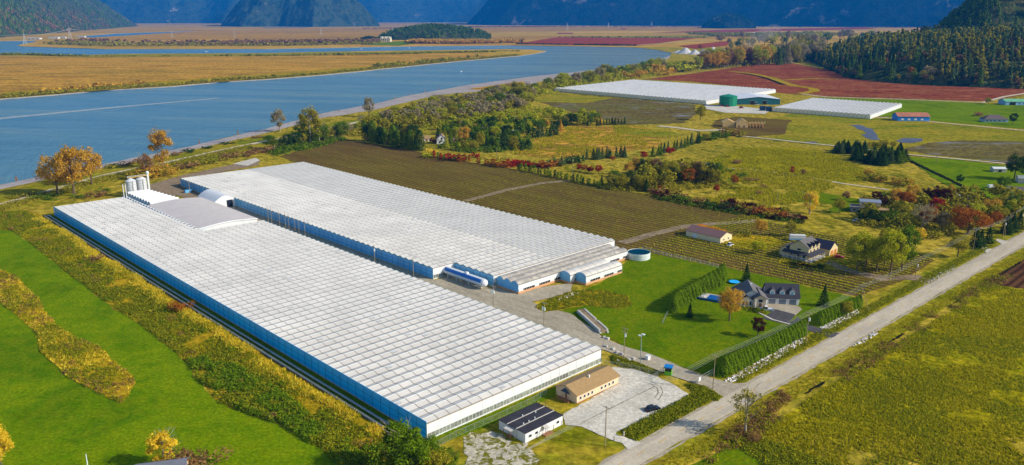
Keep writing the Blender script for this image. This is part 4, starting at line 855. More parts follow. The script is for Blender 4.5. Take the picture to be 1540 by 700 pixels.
# far greenhouse complex
def far_gh(label, bl, fl, fr, nb, axis, mroof, H=4.6):
    """bl, fl, fr roof corners as pixels; ridges run from front to back"""
    a, b_, c = P(*bl, H), P(*fl, H), P(*fr, H); t = thing('greenhouse', label, 'greenhouse', (b_.x, b_.y, 0), 0)
    ex, ey = (c-b_)/nb, (a-b_); ex.z = ey.z = 0
    w = ex.length; nrm = Vector((0, 0, 1)); me = MB(); q = [Vector((0, 0, H)), ex/2+Vector((0, 0, H+w*.22)), ex+Vector((0, 0, H))]
    for k in range(2): me.add([q[k], q[k+1], q[k+1]+ey, q[k]+ey], [(0, 1, 2, 3)])
    me = me.mesh('roof_bay', mroof)
    gm = MB().add([Vector((0, 0, .4)), ex+Vector((0, 0, .4)), q[2], q[1], q[0]], [(0, 1, 2, 3, 4)])
    pm = MB(); d = ex.normalized(); pm.box(-.25, .25, -.25, .25, 0, H)
    gme = gm.mesh('end_panel', mat('far_cream_panel', S(246,234,200), .7, .08, .2)); pme = pm.mesh('post', m_tanwall)
    gut = MB().add([ey*0+Vector((-.5, -.2, H-.1)), Vector((.5, -.2, H-.1)), ey+Vector((.5, 0, H-.1)), ey+Vector((-.5, 0, H-.1)), Vector((-.5, -.2, H+.35)), Vector((.5, -.2, H+.35)), ey+Vector((.5, 0, H+.35)), ey+Vector((-.5, 0, H+.35))], [(4, 5, 6, 7), (0, 1, 5, 4), (1, 2, 6, 5), (3, 0, 4, 7)]).mesh('gutter', m_bar)
    for k in range(nb):
        link('roof_bay', me, t, loc=ex*k); link('end_panel', gme, t, loc=ex*k); link('gutter', gut, t, loc=ex*k); link('post', pme, t, loc=ex*k - ey.normalized()*.3)
    for k, off in ((0, Vector((0, 0, 0))), (1, ex*nb)):
        MB().add([off, off+ey, off+ey+Vector((0, 0, H)), off+Vector((0, 0, H))], [(0, 1, 2, 3)]).build('side_wall', m_white if k else MATS['far_cream_panel'], t)
    MB().add([ey, ey+ex*nb, ey+ex*nb+Vector((0, 0, H)), ey+Vector((0, 0, H))], [(3, 2, 1, 0)]).build('rear_wall', m_white, t)
    return t
m_fpane = mat('far_roof_glass', S(178,178,175), .6, .16, .1)
far_gh('large distant white greenhouse below the cranberry beds', (952, 120.8), (834, 133.5), (1062, 152.5), 42, 0, m_fpane)
far_gh('second distant white greenhouse right of the teal warehouse', (1222, 148), (1162, 162.5), (1309, 173.5), 24, 0, m_fpane)
t = thing('warehouse', 'teal-walled warehouse with shallow white roof', 'warehouse', P(1108, 157.5), R(-2))
gable(t, 0, 56, 0, 60, 7, 3, 'y', m_tealwall, m_white, .6)
win(t, 'y-', 20, 0, 0, 6, 5, m_glass, 'door'); win(t, 'y-', 36, 0, 0, 6, 5, m_glass, 'door')
t = thing('storage_tank', 'round green storage tank with conical roof', 'tank', P(1094.5, 159.5))
MB().lathe([(11, 0), (11, 12.5)], 36).build('shell', m_green, t); MB().lathe([(11.4, 12.4), (11.4, 12.7), (.3, 15.2), (.01, 15.2)], 36).build('roof', m_green, t)
for k in range(12): MB().box(-.15, .15, 10.95, 11.2, 0, 12.4).build('rib', m_green, t, rz=k*math.pi/6)
for x, y, lab in ((1146.5, 166.6, 'left of two dark blue containers by the far greenhouse'), (1156, 167.3, 'right of two dark blue containers by the far greenhouse')):
    t = thing('container', lab, 'container', P(x, y), 0, 'blue containers'); MB().box(-3.3, 3.3, -1.5, 1.5, 0, 5.6).build('body', mat('blue_container', S(28,66,96), .6, .1, .3), t)
    for k in range(6): MB().box(-3.1+k*1.1, -2.6+k*1.1, -1.58, -1.5, .3, 5.3).build('rib', MATS['blue_container'], t)
t = thing('timber_house', 'new house of bare yellow timber on the building site', 'house', P(1107, 192.5), R(-8))
m_ply = mat('fresh_timber', S(232,190,120), .8, .12, .3)
gable(t, 0, 12, 0, 12, 5, 4, 'y', m_ply, m_ply, .1); 
for k in range(5): MB().prism([(14+k*3.2, 0), (14.4+k*3.2, 0), (14.4+k*3.2, 5), (14+k*3.2, 5)], 'y', 0, 10).prism([(14+k*3.2, 5), (16.6+k*3.2, 5), (15.5+k*3.2, 7.4)], 'y', 0, .3).build('wall_frame', m_ply, t)
for x in (3, 8): win(t, 'y-', x, .2, 0, 2.2, 2.4, m_wood)
MB().box(-13, -1, 4, 14, 0, 5).prism([(-14, 5), (-1, 5), (-7.5, 8)], 'y', 4, 14).build('rear_wing', m_ply, t)

# ------------------------------------------------------------------ vehicles
def car(name, label, cat, loc, rz, paint, L=4.5, Wd=1.8, H=1.5, pickup=False, group=None):
    t = thing(name, label, cat, loc, rz, group); h = Wd/2
    low = [(-L/2, .32), (L/2, .32), (L/2, .62), (L/2-.1, .82), (L*.24, .95), (-L/2+.05, .95), (-L/2, .7)]
    MB().prism(low, 'y', -h, h).build('body', paint, t)
    cab = [(-L*.42, .95), (L*.24, .95), (L*.1, H), (-L*.3, H)] if not pickup else [(-L*.12, .95), (L*.24, .95), (L*.12, H+.2), (-L*.08, H+.2)]
    MB().prism(cab, 'y', -h+.1, h-.1).build('window_glass', m_glass, t)
    MB().prism([(cab[3][0], cab[3][1]), (cab[2][0], cab[2][1]), (cab[2][0]-.05, cab[2][1]+.06), (cab[3][0]+.05, cab[3][1]+.06)], 'y', -h+.12, h-.12).build('roof', paint, t)
    if pickup: MB().box(-L/2+.05, -L*.14, -h, -h+.1, .95, 1.2).box(-L/2+.05, -L*.14, h-.1, h, .95, 1.2).box(-L/2, -L/2+.08, -h, h, .95, 1.2).build('bed_side', paint, t)
    for x in (-L*.3, L*.3):
        for y in (-h+.02, h-.02):
            w = MB().tube((x, y-.11, .33), (x, y+.11, .33), .33, n=14).build('wheel', m_rub, t); MB().tube((x, y-.125, .33), (x, y+.125, .33), .18, n=10).build('rim', m_polegrey, w)
    for y in (-h+.3, h-.3):
        MB().box(L/2-.04, L/2+.03, y-.2, y+.2, .62, .76).build('headlight', m_hl, t); MB().box(-L/2-.03, -L/2+.04, y-.16, y+.16, .66, .88).build('tail_light', m_tl, t)
    return t
car('parked_car', 'dark hatchback with red tail lights parked on the gravel lot', 'car', P(981, 617.5), R(28), m_black, 4.6, 1.85, 1.55)
car('pickup_truck', 'white pickup truck in front of the garages', 'truck', P(1152, 467.5), R(165), m_carwhite, 5.4, 1.9, 1.6, True)
car('parked_car', 'red car in front of the tan garage', 'car', P(1261, 388.5), R(-15), m_red, 4.8, 1.9, 1.5)
car('parked_car', 'white car by the grey flat-roofed house', 'car', P(1289, 333.5), R(-10), m_carwhite, 4.6, 1.8, 1.5)
for x, y, mm, lab in ((1086, 160.5, m_red, 'left red vehicle at the foot of the green tank'), (1094, 161.4, m_red, 'right red vehicle at the foot of the green tank'), (1115, 163.5, m_red, 'red tractor-like vehicle right of the green tank'), (1128, 156.4, m_carwhite, 'white truck in front of the teal warehouse'), (1138, 158, m_carwhite, 'white van right of the truck by the warehouse')):
    car('farm_vehicle', lab, 'vehicle', P(x, y), R(random.uniform(-20, 20)), mm, 6.5, 2.6, 2.8)
car('farm_vehicle', 'small white tractor beside the brown-roofed shed', 'vehicle', P(1098, 370), R(40), m_carwhite, 3.6, 1.8, 1.7)
# gate booth, gate with sign
t = thing('gate_booth', 'small green booth with blue roof at the gate', 'booth', P(1005, 563), R(-18))
m_lime = mat('lime_green_panel', S(112,196,50), .6, .05, 1)
MB().box(-1.1, 1.1, -1.1, 1.1, 0, 1.3).build('base_panel', m_lime, t)
MB().box(-1.05, 1.05, -1.05, 1.05, 1.3, 2.5).build('window_glass', m_glass, t)
for x in (-1.1, .95):
    for y in (-1.1, .95): MB().box(x, x+.15, y, y+.15, 1.3, 2.5).build('corner_post', m_lime, t)
MB().box(-1.3, 1.3, -1.3, 1.3, 2.5, 2.85).build('roof', mat('booth_blue', S(24,120,186), .5, .05, 1), t)
def chain_fence(label, pts, h=1.8, post=3.0, m=None):
    pts = [Vector((p[0], p[1], 0)) for p in pts]; t = thing('chain_link_fence', label, 'fence', pts[0], 0); o = pts[0]
    pm = MB().tube((0, 0, 0), (0, 0, h), .06, n=6).mesh('post', m or m_polegrey); rail = MB(); mesh_ = MB()
    for a, b_ in zip(pts[:-1], pts[1:]):
        a, b_ = a-o, b_-o; n_ = max(1, round((b_-a).length/post))
        for k in range(n_): link('post', pm, t, loc=a.lerp(b_, k/n_))
        for z in (h-.03, .15): rail.tube(a+Vector((0, 0, z)), b_+Vector((0, 0, z)), .035, n=4)
        k = int((b_-a).length/.5); up = Vector((0, 0, h))
        for i in range(k):
            p, q = a.lerp(b_, i/k), a.lerp(b_, min(1, (i+3)/k))
            mesh_.tube(p+Vector((0, 0, .15)), q+up*.97, .012, n=3, cap=False); mesh_.tube(q+Vector((0, 0, .15)), p+up*.97, .012, n=3, cap=False)
    link('post', pm, t, loc=pts[-1]-o); rail.build('rail', m or m_polegrey, t); mesh_.build('wire_mesh', m or m_polegrey, t); return t
chain_fence('chain-link fence in front of the white greenhouse wall', [P(655, 674), P(687, 657), P(752, 629), P(803, 605), P(822, 593)])
chain_fence('chain-link fence along the top of the gravel lot', [P(905, 549), P(921, 552), P(950, 556), P(988, 567)])
chain_fence('short chain-link fence beside the booth', [P(980, 573), P(988, 568), P(998, 560)])
chain_fence('pale wire fence between lawn and row crop', [P(966, 376), P(1010, 387), P(1060, 398), P(1080, 403)], 1.6, 2.5, m_whitemet)
chain_fence('sagging wire fence on the lawn left of the house', [P(996, 488), P(1004, 472)], 1.2, 3.0)
t = thing('entrance_gate', 'open metal gate with white sign at the lane entrance', 'gate', P(1049, 578), math.atan2((P(1072,564)-P(1049,578)).y, (P(1072,564)-P(1049,578)).x))
Lg = (P(1072,564)-P(1049,578)).length; m = MB()
m.tube((0, 0, 0), (0, 0, 2.2), .07, n=6).tube((Lg, 0, 0), (Lg, 0, 2.2), .07, n=6)
for z in (.3, 1.2, 2.1): m.tube((0, 0, z), (Lg, 0, z), .04, n=5)
for k in range(1, 12): m.tube((Lg*k/12, 0, .3), (Lg*k/12, 0, 2.1), .02, n=4)
m.build('gate_frame', m_polegrey, t); MB().box(.4, 1.7, -.1, -.05, .7, 2.0).build('sign_board', m_white, t)

# ------------------------------------------------------------------ poles and wires
def pole(label, x, yb, yt, arms=1, boxes=0, brace=None, r=.16, group=None, lamp=False, m=None, name='utility_pole', wires=True):
    loc = P(x, yb); H = hgt(x, yb, yt); t = thing(name, label, 'pole', loc, ROT+math.pi/2, group)
    MB().tube((0, 0, -.3), (0, 0, H), r, r*.65, 8).build('shaft', m or m_pole, t)
    for k in range(arms):
        z = H-.4-k*1.3; MB().box(-1.25, 1.25, -.07, .07, z-.08, z+.08).build('crossarm', m or m_pole, t)
        for xx in (-1.1, -.4, .4, 1.1): MB().tube((xx, 0, z+.08), (xx, 0, z+.3), .06, .04, 6).build('insulator', m_conc, t)
    for k in range(boxes): MB().tube((-.5+k, .25, H-3.0), (-.5+k, .25, H-1.9), .3, n=12).build('transformer', m_whitemet, t)
    if brace: q = P(*brace)-loc; q = Matrix.Rotation(-(ROT+math.pi/2), 3, 'Z') @ q; MB().tube((q.x, q.y, 0), (0, 0, H*.86), .09, .07, 6).build('brace', m or m_pole, t)
    if lamp:
        for k in range(2): MB().box(-1.2+k*1.3, -.1+k*1.3, -.35, .35, H-.2-k*.8, H+.05-k*.8).build('lamp_head', m_whitemet, t)
    return t, loc, H
line = []
for x, yb, yt, br, bx_, lab in ((910, 672, 611, None, 0, 'nearest roadside pole on the grass by the gravel lot'), (1072, 586, 534, None, 0, 'roadside pole at the lane entrance beside the gate'), (1212, 518, 470, None, 1, 'roadside pole in front of the tall hedge by the driveway'),
        (1294, 464, 429, (1307, 470), 0, 'braced pole at the far end of the roadside hedge'), (1376, 420, 391, (1387, 428), 1, 'braced pole with transformer at the farm drive'), (1463, 379, 344, None, 0, 'pole by the dark conifers along the road'), (1508, 357, 330, (1512, 362), 1, 'farthest braced roadside pole near the right edge')):
    line.append(pole(lab, x, yb, yt, 1, bx_, br))
for k, off in enumerate((-1.1, -.4, .4, 1.1)):
    pts = [(l + Vector((math.cos(ROT+math.pi/2)*off, math.sin(ROT+math.pi/2)*off, H-.1))) for _, l, H in line]
    pts = [W(-36.5-off, -45, 12.3)] + pts + [W(-38-off, 470, 11.5)]
    m = MB()
    for a, b_ in zip(pts[:-1], pts[1:]):
        prev = a
        for i in range(1, 13):
            f_ = i/12; q = a.lerp(b_, f_) - Vector((0, 0, 4*f_*(1-f_)*.9)); m.tube(prev, q, .02, n=4, cap=False); prev = q
    tag(m.build('power_wire', m_wire), ('power wire on the road side of the poles', 'second power wire from the road', 'third power wire from the road', 'power wire farthest from the road')[3-k if False else k], 'wire', 'power wires along the road')
for x, yb, yt, a, bx_, lab in ((818, 493, 455, 1, 2, 'lane pole with two pale transformers beside the zigzag roof edge'), (742, 468, 430, 1, 2, 'lane pole with transformers in front of the grey-roofed wing'), (564, 402, 368, 0, 1, 'lane pole with a box halfway along the greenhouses'), (622, 420, 386, 0, 0, 'thin bare lane pole left of the gas tank'), (938, 543, 493, 2, 1, 'pole with double crossarms beside the access lane')):
    pole(lab, x, yb, yt, a, bx_)
pole('floodlight pole right of the double-armed pole', 963, 548, 502, 0, 0, lamp=True, m=m_polegrey, name='lamp_pole')
for k, (x, yb, yt) in enumerate(((404, 336, 310), (409, 338, 311), (421, 342, 317), (430, 346, 320), (435, 348, 322), (444, 350, 326), (450, 353, 328), (459, 356, 331))):
    pole('bare wooden post in the lane cluster between the greenhouses', x, yb, yt, 0, 0, r=.14, group='posts in the lane between the greenhouses', name='wooden_post')
for x, yb, yt, lab in ((286, 296, 272, 'pole beside the small blue container'), (323, 305, 286, 'left of two short poles near the loading bay'), (327, 306, 287, 'right of two short poles near the loading bay'), (747, 245, 222, 'thin pole among red shrubs at the field edge'), (861, 268, 239, 'thin pale pole in the cedar row'), (999, 284, 259, 'thin pole beside the red bush at the field edge'), (1408, 245, 221, 'thin pole beside the pasture track'), (1169, 303, 291, 'thin pole on the small lawn'), (1257, 213, 205, 'short post by the field track')):
    pole(lab, x, yb, yt, 0, 0, r=.2)
for x, y, lab in ((1171, 492, 'x'),): pass
pole('pale lamp post at the bottom left field edge', 132, 702, 683, 0, 0, lamp=False, m=m_whitemet, name='lamp_post')
for k, (x, yb, yt) in enumerate(((924, 664, 655), (938, 657, 649), (844, 640, 632))):
    t = thing('bollard', ('pale bollard left of the lot entrance', 'pale bollard right of the lot entrance', 'pale post by the white portable')[k], 'bollard', P(x, yb)); MB().tube((0, 0, 0), (0, 0, 1.5), .2, n=10).build('post', m_conc, t); MB().tube((0, 0, 1.5), (0, 0, 1.6), .22, .1, 10).build('cap', m_conc, t)

# pylons across the far marsh
def pylon(label, x, yb, yt, k=1.0):
    loc = P(x, yb); H = hgt(x, yb, yt); t = thing('pylon', label, 'pylon', loc, R(20), 'pylons across the far marsh'); m_p = mat('pylon_steel', S(196,196,190), .6, .05, .2); r = .5*k
    for sx in (-1, 1):
        for sy in (-1, 1): MB().tube((sx*H*.13, sy*H*.13, 0), (sx*H*.03, sy*H*.03, H*.7), r, r*.8, 4).tube((sx*H*.03, sy*H*.03, H*.7), (0, 0, H), r*.8, r*.5, 4).build('leg', m_p, t)
    m = MB()
    for z0, z1 in ((0, .2), (.2, .4), (.4, .6), (.6, .75)):
        w0, w1 = H*(.13-.143*z0), H*(.13-.143*z1)
        for a, b_ in (((-w0, -w0), (w1, -w1)), ((w0, -w0), (-w1, -w1)), ((-w0, w0), (w1, w1)), ((w0, w0), (-w1, w1)), ((-w0, -w0), (-w1, w1)), ((w0, -w0), (w1, w1))): m.tube((*a, H*z0), (*b_, H*z1), r*.5, n=4)
    m.build('lattice', m_p, t)
    for z in (.72, .85): MB().tube((-H*.16, 0, H*z), (H*.16, 0, H*z), r*.8, n=4).build('arm', m_p, t)
    return loc, H
pl = [pylon(l, x, a, b_, k) for x, a, b_, k, l in ((38, 67, 49.5, 1.1, 'large pylon on the spit at the far left'), (106, 60, 41, 1.1, 'tall pylon right of the spit pylon'), (259, 57, 46, .8, 'small far pylon left of the shrubs line centre'), (353, 57, 45, .8, 'far pylon right of the shrub line centre'), (483, 53, 41, .8, 'far pylon left of the cream house'), (590, 50, 40, .8, 'far pylon above the cream house'), (853, 46, 34, 1.0, 'far pylon left of the red field'), (915, 43, 34, 1.0, 'far pylon above the red field'), (980, 40.5, 32, 1.2, 'far pylon below the dark mountain'))]
for k in range(3):
    m = MB(); pts = [PX(-200, 3300, 40)] + [l+Vector((0, (k-1)*6, H*.85)) for l, H in pl[:2]] + [PX(190, 5600, 20)]
    for a, b_ in zip(pts[:-1], pts[1:]):
        prev = a
        for i in range(1, 13): f_ = i/12; q = a.lerp(b_, f_) - Vector((0, 0, 4*f_*(1-f_)*9)); m.tube(prev, q, .3, n=4, cap=False); prev = q
    tag(m.build('power_line', m_wire), 'sagging power line between the two left pylons', 'wire', 'pylon power lines')
# boats, pilings
def boat(label, x, y, L, rz, g='boats on the river'):
    p = P(x, y, -1.1); t = thing('boat', label, 'boat', p, rz, g)
    MB().add([(-L/2, -L*.14, 0), (L*.25, -L*.14, 0), (L/2, 0, .2), (L*.25, L*.14, 0), (-L/2, L*.14, 0), (-L/2, -L*.17, L*.14), (L*.25, -L*.17, L*.15), (L*.55, 0, L*.19), (L*.25, L*.17, L*.15), (-L/2, L*.17, L*.14)], [(0, 1, 6, 5), (1, 2, 7, 6), (2, 3, 8, 7), (3, 4, 9, 8), (4, 0, 5, 9), (5, 6, 7, 8, 9), (4, 3, 2, 1, 0)]).build('hull', m_white, t)
    MB().prism([(-L*.3, L*.13), (L*.15, L*.13), (L*.05, L*.3), (-L*.25, L*.3)], 'y', -L*.1, L*.1).build('cabin', m_carwhite, t); return t
boat('white motorboat on the back channel by the marsh', 310, 78.2, 9, 0); boat('white boat moored in the river bend', 694, 108, 5, 1); boat('white speedboat leaving a wake left of the hillock', 543, 74.4, 10, 3.1); boat('white speedboat ahead of a wake below the hillock', 615, 72.8, 10, 3.1)
for k, (x, y) in enumerate(((25, 273, ), (300, 217), (358, 203), (510, 169), (557, 158), (594, 150), (617, 144), (639, 139), (659, 135), (711, 124), (731, 121), (754, 119), (952, 99), (978, 92))):
    t = thing('mooring_pile', 'wooden mooring pile standing at the muddy near bank', 'pile', P(x, y, -1.3), 0, 'mooring piles along the near bank'); h_ = random.uniform(3, 4.5)
    for a in (0, 2.1, 4.2): MB().tube((.8*math.cos(a), .8*math.sin(a), 0), (.25*math.cos(a), .25*math.sin(a), h_), .25, .2, 7).build('timber', m_wood, t)
# gravel heaps at the bend
m_heap = mat('pale_gravel_heap', S(206,200,192), .95, .1, .2)
for k, (x, yb, yt, w_) in enumerate(((1031, 81, 72, 13), (1045, 82, 75, 10), (1058, 81, 74.5, 12), (1072, 79, 71, 13), (1088, 80, 74, 10), (1020, 80, 76, 9), (1140, 79, 70, 10))):
    p = P(x, yb); H = hgt(x, yb, yt); me = MB(); rr = w_/FPX*p.y
    me.lathe([(rr*random.uniform(.9, 1.05), 0), (rr*.62, H*.42), (rr*.3, H*.78), (rr*.08, H), (.01, H)], 14)
    me.v = [(a*random.uniform(.88, 1.12), b_*random.uniform(.88, 1.12), c) for a, b_, c in me.v]
    o = me.build('gravel_heap', m_heap, loc=p); tag(o, 'pale conical gravel heap at the river bend', 'gravel heap', 'gravel heaps at the river bend')
for k, (x, y, w_, h_, lab) in enumerate(((1105, 52, 20, 6, 'white industrial shed with pale roof far right'), (1130, 51, 24, 6, 'second white industrial shed in the dust'), (850, 51, 22, 5, 'long pale roof beyond the red field'), (50, 59.5, 18, 6, 'white building on the far left shore'), (80, 58.5, 14, 6, 'pale house on the far shore between pylons'), (93, 57.8, 10, 6, 'small tan house on the far shore'), (121, 56.5, 12, 6, 'white shed near the tall pylon'), (938, 44.5, 8, 7, 'tiny red barn beyond the fields'), (1215, 65, 16, 6, 'pale works building behind the trees'), (798, 38, 18, 14, 'pale industrial block at the foot of the blue mountain'))):
    p = P(x, y); q = w_/FPX*p.y; t = thing('distant_building', lab, 'building', p, 0); gable(t, -q/2, q/2, 0, q*.4, h_, 2.5, 'x', m_red if 'red' in lab else m_white, m_red if 'red' in lab else m_conc, 1)
    for i in range(3): win(t, 'y-', -q/3+i*q/3, 1, 0, q/10, h_*.5)
# roof corner at the bottom edge
t = thing('house', 'grey shingle roof corner at the bottom left edge', 'house', P(250, 722), R(15)); gable(t, -6, 5, -6, 4, 3, 2.6, 'x', m_tanwall, mat('blue_grey_shingle', S(104,106,116), .9, .1, 1.2), .5); win(t, 'y-', 0, 1, -6)
# ------------------------------------------------------------------ foliage materials
LEAF = {
 'green':  leafm('leaf_green', [S(44,66,8), S(74,98,14), S(108,126,26), S(56,80,10)]),
 'dark':   leafm('leaf_dark', [S(16,34,14), S(32,54,20), S(52,74,28), S(26,44,16)], k=2.0),
 'blue':   leafm('leaf_blue', [S(34,50,28), S(58,76,40), S(88,102,56), S(44,60,32)], k=2.0),
 'olive':  leafm('leaf_olive', [S(78,78,12), S(118,112,22), S(150,138,40), S(94,94,16)], k=1.75),
 'lime':   leafm('leaf_lime', [S(92,104,10), S(134,138,18), S(166,158,34), S(108,118,12)], k=1.7),
 'gold':   leafm('leaf_gold', [S(126,96,20), S(166,128,36), S(196,156,60), S(142,112,28)]),
 'yellow': leafm('leaf_yellow', [S(160,136,16), S(200,166,34), S(216,186,60), S(150,140,24)]),
 'orange': leafm('leaf_orange', [S(116,60,16), S(160,90,28), S(186,122,48), S(134,74,20)], k=1.1),
 'red':    leafm('leaf_red', [S(104,24,18), S(158,40,28), S(184,62,36), S(128,30,24)], k=1.05),
 'maroon': leafm('leaf_maroon', [S(46,22,22), S(74,34,30), S(98,50,36), S(58,28,26)], k=1.0),
 'brown':  leafm('leaf_brown', [S(86,62,34), S(122,92,54), S(146,112,70), S(104,78,42)]),
 'grey':   leafm('leaf_grey', [S(104,94,62), S(136,124,88), S(156,142,104), S(120,108,72)]),
 'hedge':  leafm('leaf_hedge', [S(52,76,6), S(82,108,12), S(114,134,24), S(64,90,8)]),
 'straw':  leafm('leaf_straw', [S(156,124,20), S(200,164,36), S(224,190,64), S(172,142,26)], k=1.7),
 'weed':   leafm('leaf_weed', [S(60,74,8), S(98,104,14), S(140,136,24), S(78,88,10)], k=1.8),
 'tuft':   leafm('leaf_tuft', [S(84,88,4), S(128,124,8), S(166,152,26), S(100,102,6)], k=1.65),
}
m_bark = mat('bark', S(104,88,68), .95, .2, 1.5); m_barkpale = mat('pale_bark', S(150,140,120), .95, .15, 1.5)

def rquads(C, size, aspect=1.0, nrm=None, k=.6):
    """N leaf quads around centres C; nrm = outward directions that the faces lean to"""
    n = len(C); a = rng.normal(size=(n, 3)); a /= np.linalg.norm(a, axis=1)[:, None]
    if nrm is not None: a = a*(1-k) + nrm*k; a /= np.linalg.norm(a, axis=1)[:, None]
    r = rng.normal(size=(n, 3)); u = np.cross(a, r); u /= np.linalg.norm(u, axis=1)[:, None]; v = np.cross(a, u)
    s = np.asarray(size).reshape(-1, 1)/2; u = u*s*aspect; v = v*s
    return np.stack([C-u*.9-v*.5, C+u*.6-v, C+u+v*.45, C-u*.5+v], 1).reshape(-1, 3)
def crown_pts(kind, n, seed):
    global rng
    old = rng; rng = np.random.default_rng(seed); g = rng
    if kind == 'broad' or kind == 'tall' or kind == 'sparse':
        rx, rz, cz = {'broad': (.40, .36, .62), 'tall': (.24, .42, .57), 'sparse': (.30, .40, .58)}[kind]
        k = {'broad': 34, 'tall': 30, 'sparse': 26}[kind]; d = g.normal(size=(k, 3)); d /= np.linalg.norm(d, axis=1)[:, None]
        c = d*np.array([rx, rx, rz])*(g.uniform(.35, .88, (k, 1))**.6); c[:, 2] += cz; c[:, :2] *= 1 - .25*np.clip((c[:, 2:]-cz)/rz, 0, 1)
        r = g.uniform(.07, .15, k)*(.8 if kind != 'broad' else 1.0)
        i = g.integers(0, k, n); q = g.normal(size=(n, 3)); q /= np.linalg.norm(q, axis=1)[:, None]
        p = c[i] + q*r[i][:, None]*g.uniform(.5, 1.08, (n, 1)); p[:, 2] = np.clip(p[:, 2], .1, 1)
        size = g.uniform(.6, 1.2, n)*{'broad': 1.95, 'tall': 1.6, 'sparse': 1.0}[kind]/math.sqrt(n)
        V_ = rquads(p, size, 1, q*.7+np.array([0, 0, .3]), .6)
    elif kind == 'conifer':
        h = g.uniform(0, 1, n)**1.35; z = .05 + .95*h; lay = np.round(z*15)/15; z = .35*z + .65*lay + g.normal(0, .008, n)
        ang = g.uniform(0, 6.283, n); wob = 1 + .25*np.sin(ang*3 + lay*40) + .15*np.sin(ang*5 + lay*17)
        rad = (1.02-z)*.235*wob*g.uniform(.25, 1, n)**.5
        p = np.c_[rad*np.cos(ang), rad*np.sin(ang), z - rad*.35]
        V_ = rquads(p, g.uniform(.6, 1.2, n)*1.35/math.sqrt(n), 1.5, np.c_[np.cos(ang)*.6, np.sin(ang)*.6, np.full(n, .6)], .6)
    elif kind == 'cedar':
        z = g.uniform(.0, 1, n)**.9; ang = g.uniform(0, 6.283, n)
        rad = .2*np.sqrt(np.clip(1-((z-.25)/.78)**2, 0, 1))*(1+.18*np.sin(ang*4+z*9))*g.uniform(.6, 1, n)**.4
        V_ = rquads(np.c_[rad*np.cos(ang), rad*np.sin(ang), z], g.uniform(.6, 1.2, n)*1.45/math.sqrt(n), 1, np.c_[np.cos(ang), np.sin(ang), np.full(n, .4)], .65)
    else:   # shrub
        k = 14; c = np.c_[g.normal(0, .28, (k, 2)), g.uniform(.2, .62, k)]; i = g.integers(0, k, n); q = g.normal(size=(n, 3)); q /= np.linalg.norm(q, axis=1)[:, None]
        p = c[i] + q*g.uniform(.16, .32, (n, 1)); p[:, 2] = np.abs(p[:, 2])
        V_ = rquads(p, g.uniform(.6, 1.2, n)*2.3/math.sqrt(n), 1, q, .55)
    rng = old; return V_
def trunk_mb(kind, seed):
    g = random.Random(seed); m = MB()
    if kind in ('conifer', 'cedar'): m.tube((0, 0, -.03), (0, 0, .9), .018, .004, 7)
    elif kind == 'shrub':
        for k in range(4): a = g.uniform(0, 6.28); m.tube((.05*math.cos(a), .05*math.sin(a), -.05), (.25*math.cos(a), .25*math.sin(a), .5), .02, .008, 5)
    else:
        top = .75 if kind != 'broad' else .55; m.tube((0, 0, -.03), (.01, .01, .22), .028, .02, 8); m.tube((.01, .01, .22), (.02, -.01, top), .02, .007, 7)
        for k in range(9 if kind != 'sparse' else 16):
            z0 = g.uniform(.2, top*.9); a = g.uniform(0, 6.28); l = g.uniform(.16, .3); p1 = (.02+l*math.cos(a)*.75, l*math.sin(a)*.75, z0+l*.8)
            m.tube((.015, 0, z0), p1, .009, .004, 5)
            for q in range(2): b_ = a+g.uniform(-.7, .7); m.tube(p1, (p1[0]+.1*math.cos(b_), p1[1]+.1*math.sin(b_), p1[2]+.09), .004, .0015, 4)
    return m
PROTO = {}
def proto(kind, lod, var):
    key = (kind, lod, var)
    if key not in PROTO:
        n = {'near': {'broad': 4200, 'tall': 3400, 'sparse': 1500, 'conifer': 2800, 'cedar': 1300, 'shrub': 900}, 'far': {'broad': 620, 'tall': 460, 'sparse': 300, 'conifer': 360, 'cedar': 220, 'shrub': 150}}[lod][kind]
        c = crown_pts(kind, n, 100*var+hash(kind) % 1 + len(kind)*7)
        cr = npmesh('crown', c, 4, LEAF['green']); tr = trunk_mb(kind, var*31+5)
        if lod == 'near': PROTO[key] = (cr, tr.mesh('trunk', m_bark))
        else:
            me = MB(); me.v = [tuple(x) for x in c.tolist()]; me.f = [tuple(range(i, i+4)) for i in range(0, len(c), 4)]; me.mi = [0]*len(me.f)
            me.add(tr.v, tr.f, 1); PROTO[key] = me.mesh('tree', [LEAF['green'], m_bark])
    return PROTO[key]
KN = {'broad': ('broadleaf_tree', 'tree'), 'tall': ('poplar_tree', 'tree'), 'sparse': ('thin_tree', 'tree'), 'conifer': ('conifer_tree', 'conifer'), 'cedar': ('cedar_tree', 'cedar'), 'shrub': ('shrub', 'shrub')}
CW = {'green': 'green', 'dark': 'dark green', 'blue': 'bluish dark', 'olive': 'olive', 'lime': 'yellow-green', 'gold': 'golden', 'yellow': 'bright yellow', 'orange': 'orange', 'red': 'bright red', 'maroon': 'dark maroon', 'brown': 'brown', 'grey': 'grey half-bare', 'hedge': 'clipped green'}
WK = {'broad': 'broadleaf tree', 'tall': 'poplar', 'sparse': 'thin tree', 'conifer': 'conifer', 'cedar': 'cedar', 'shrub': 'shrub'}
TREES = []
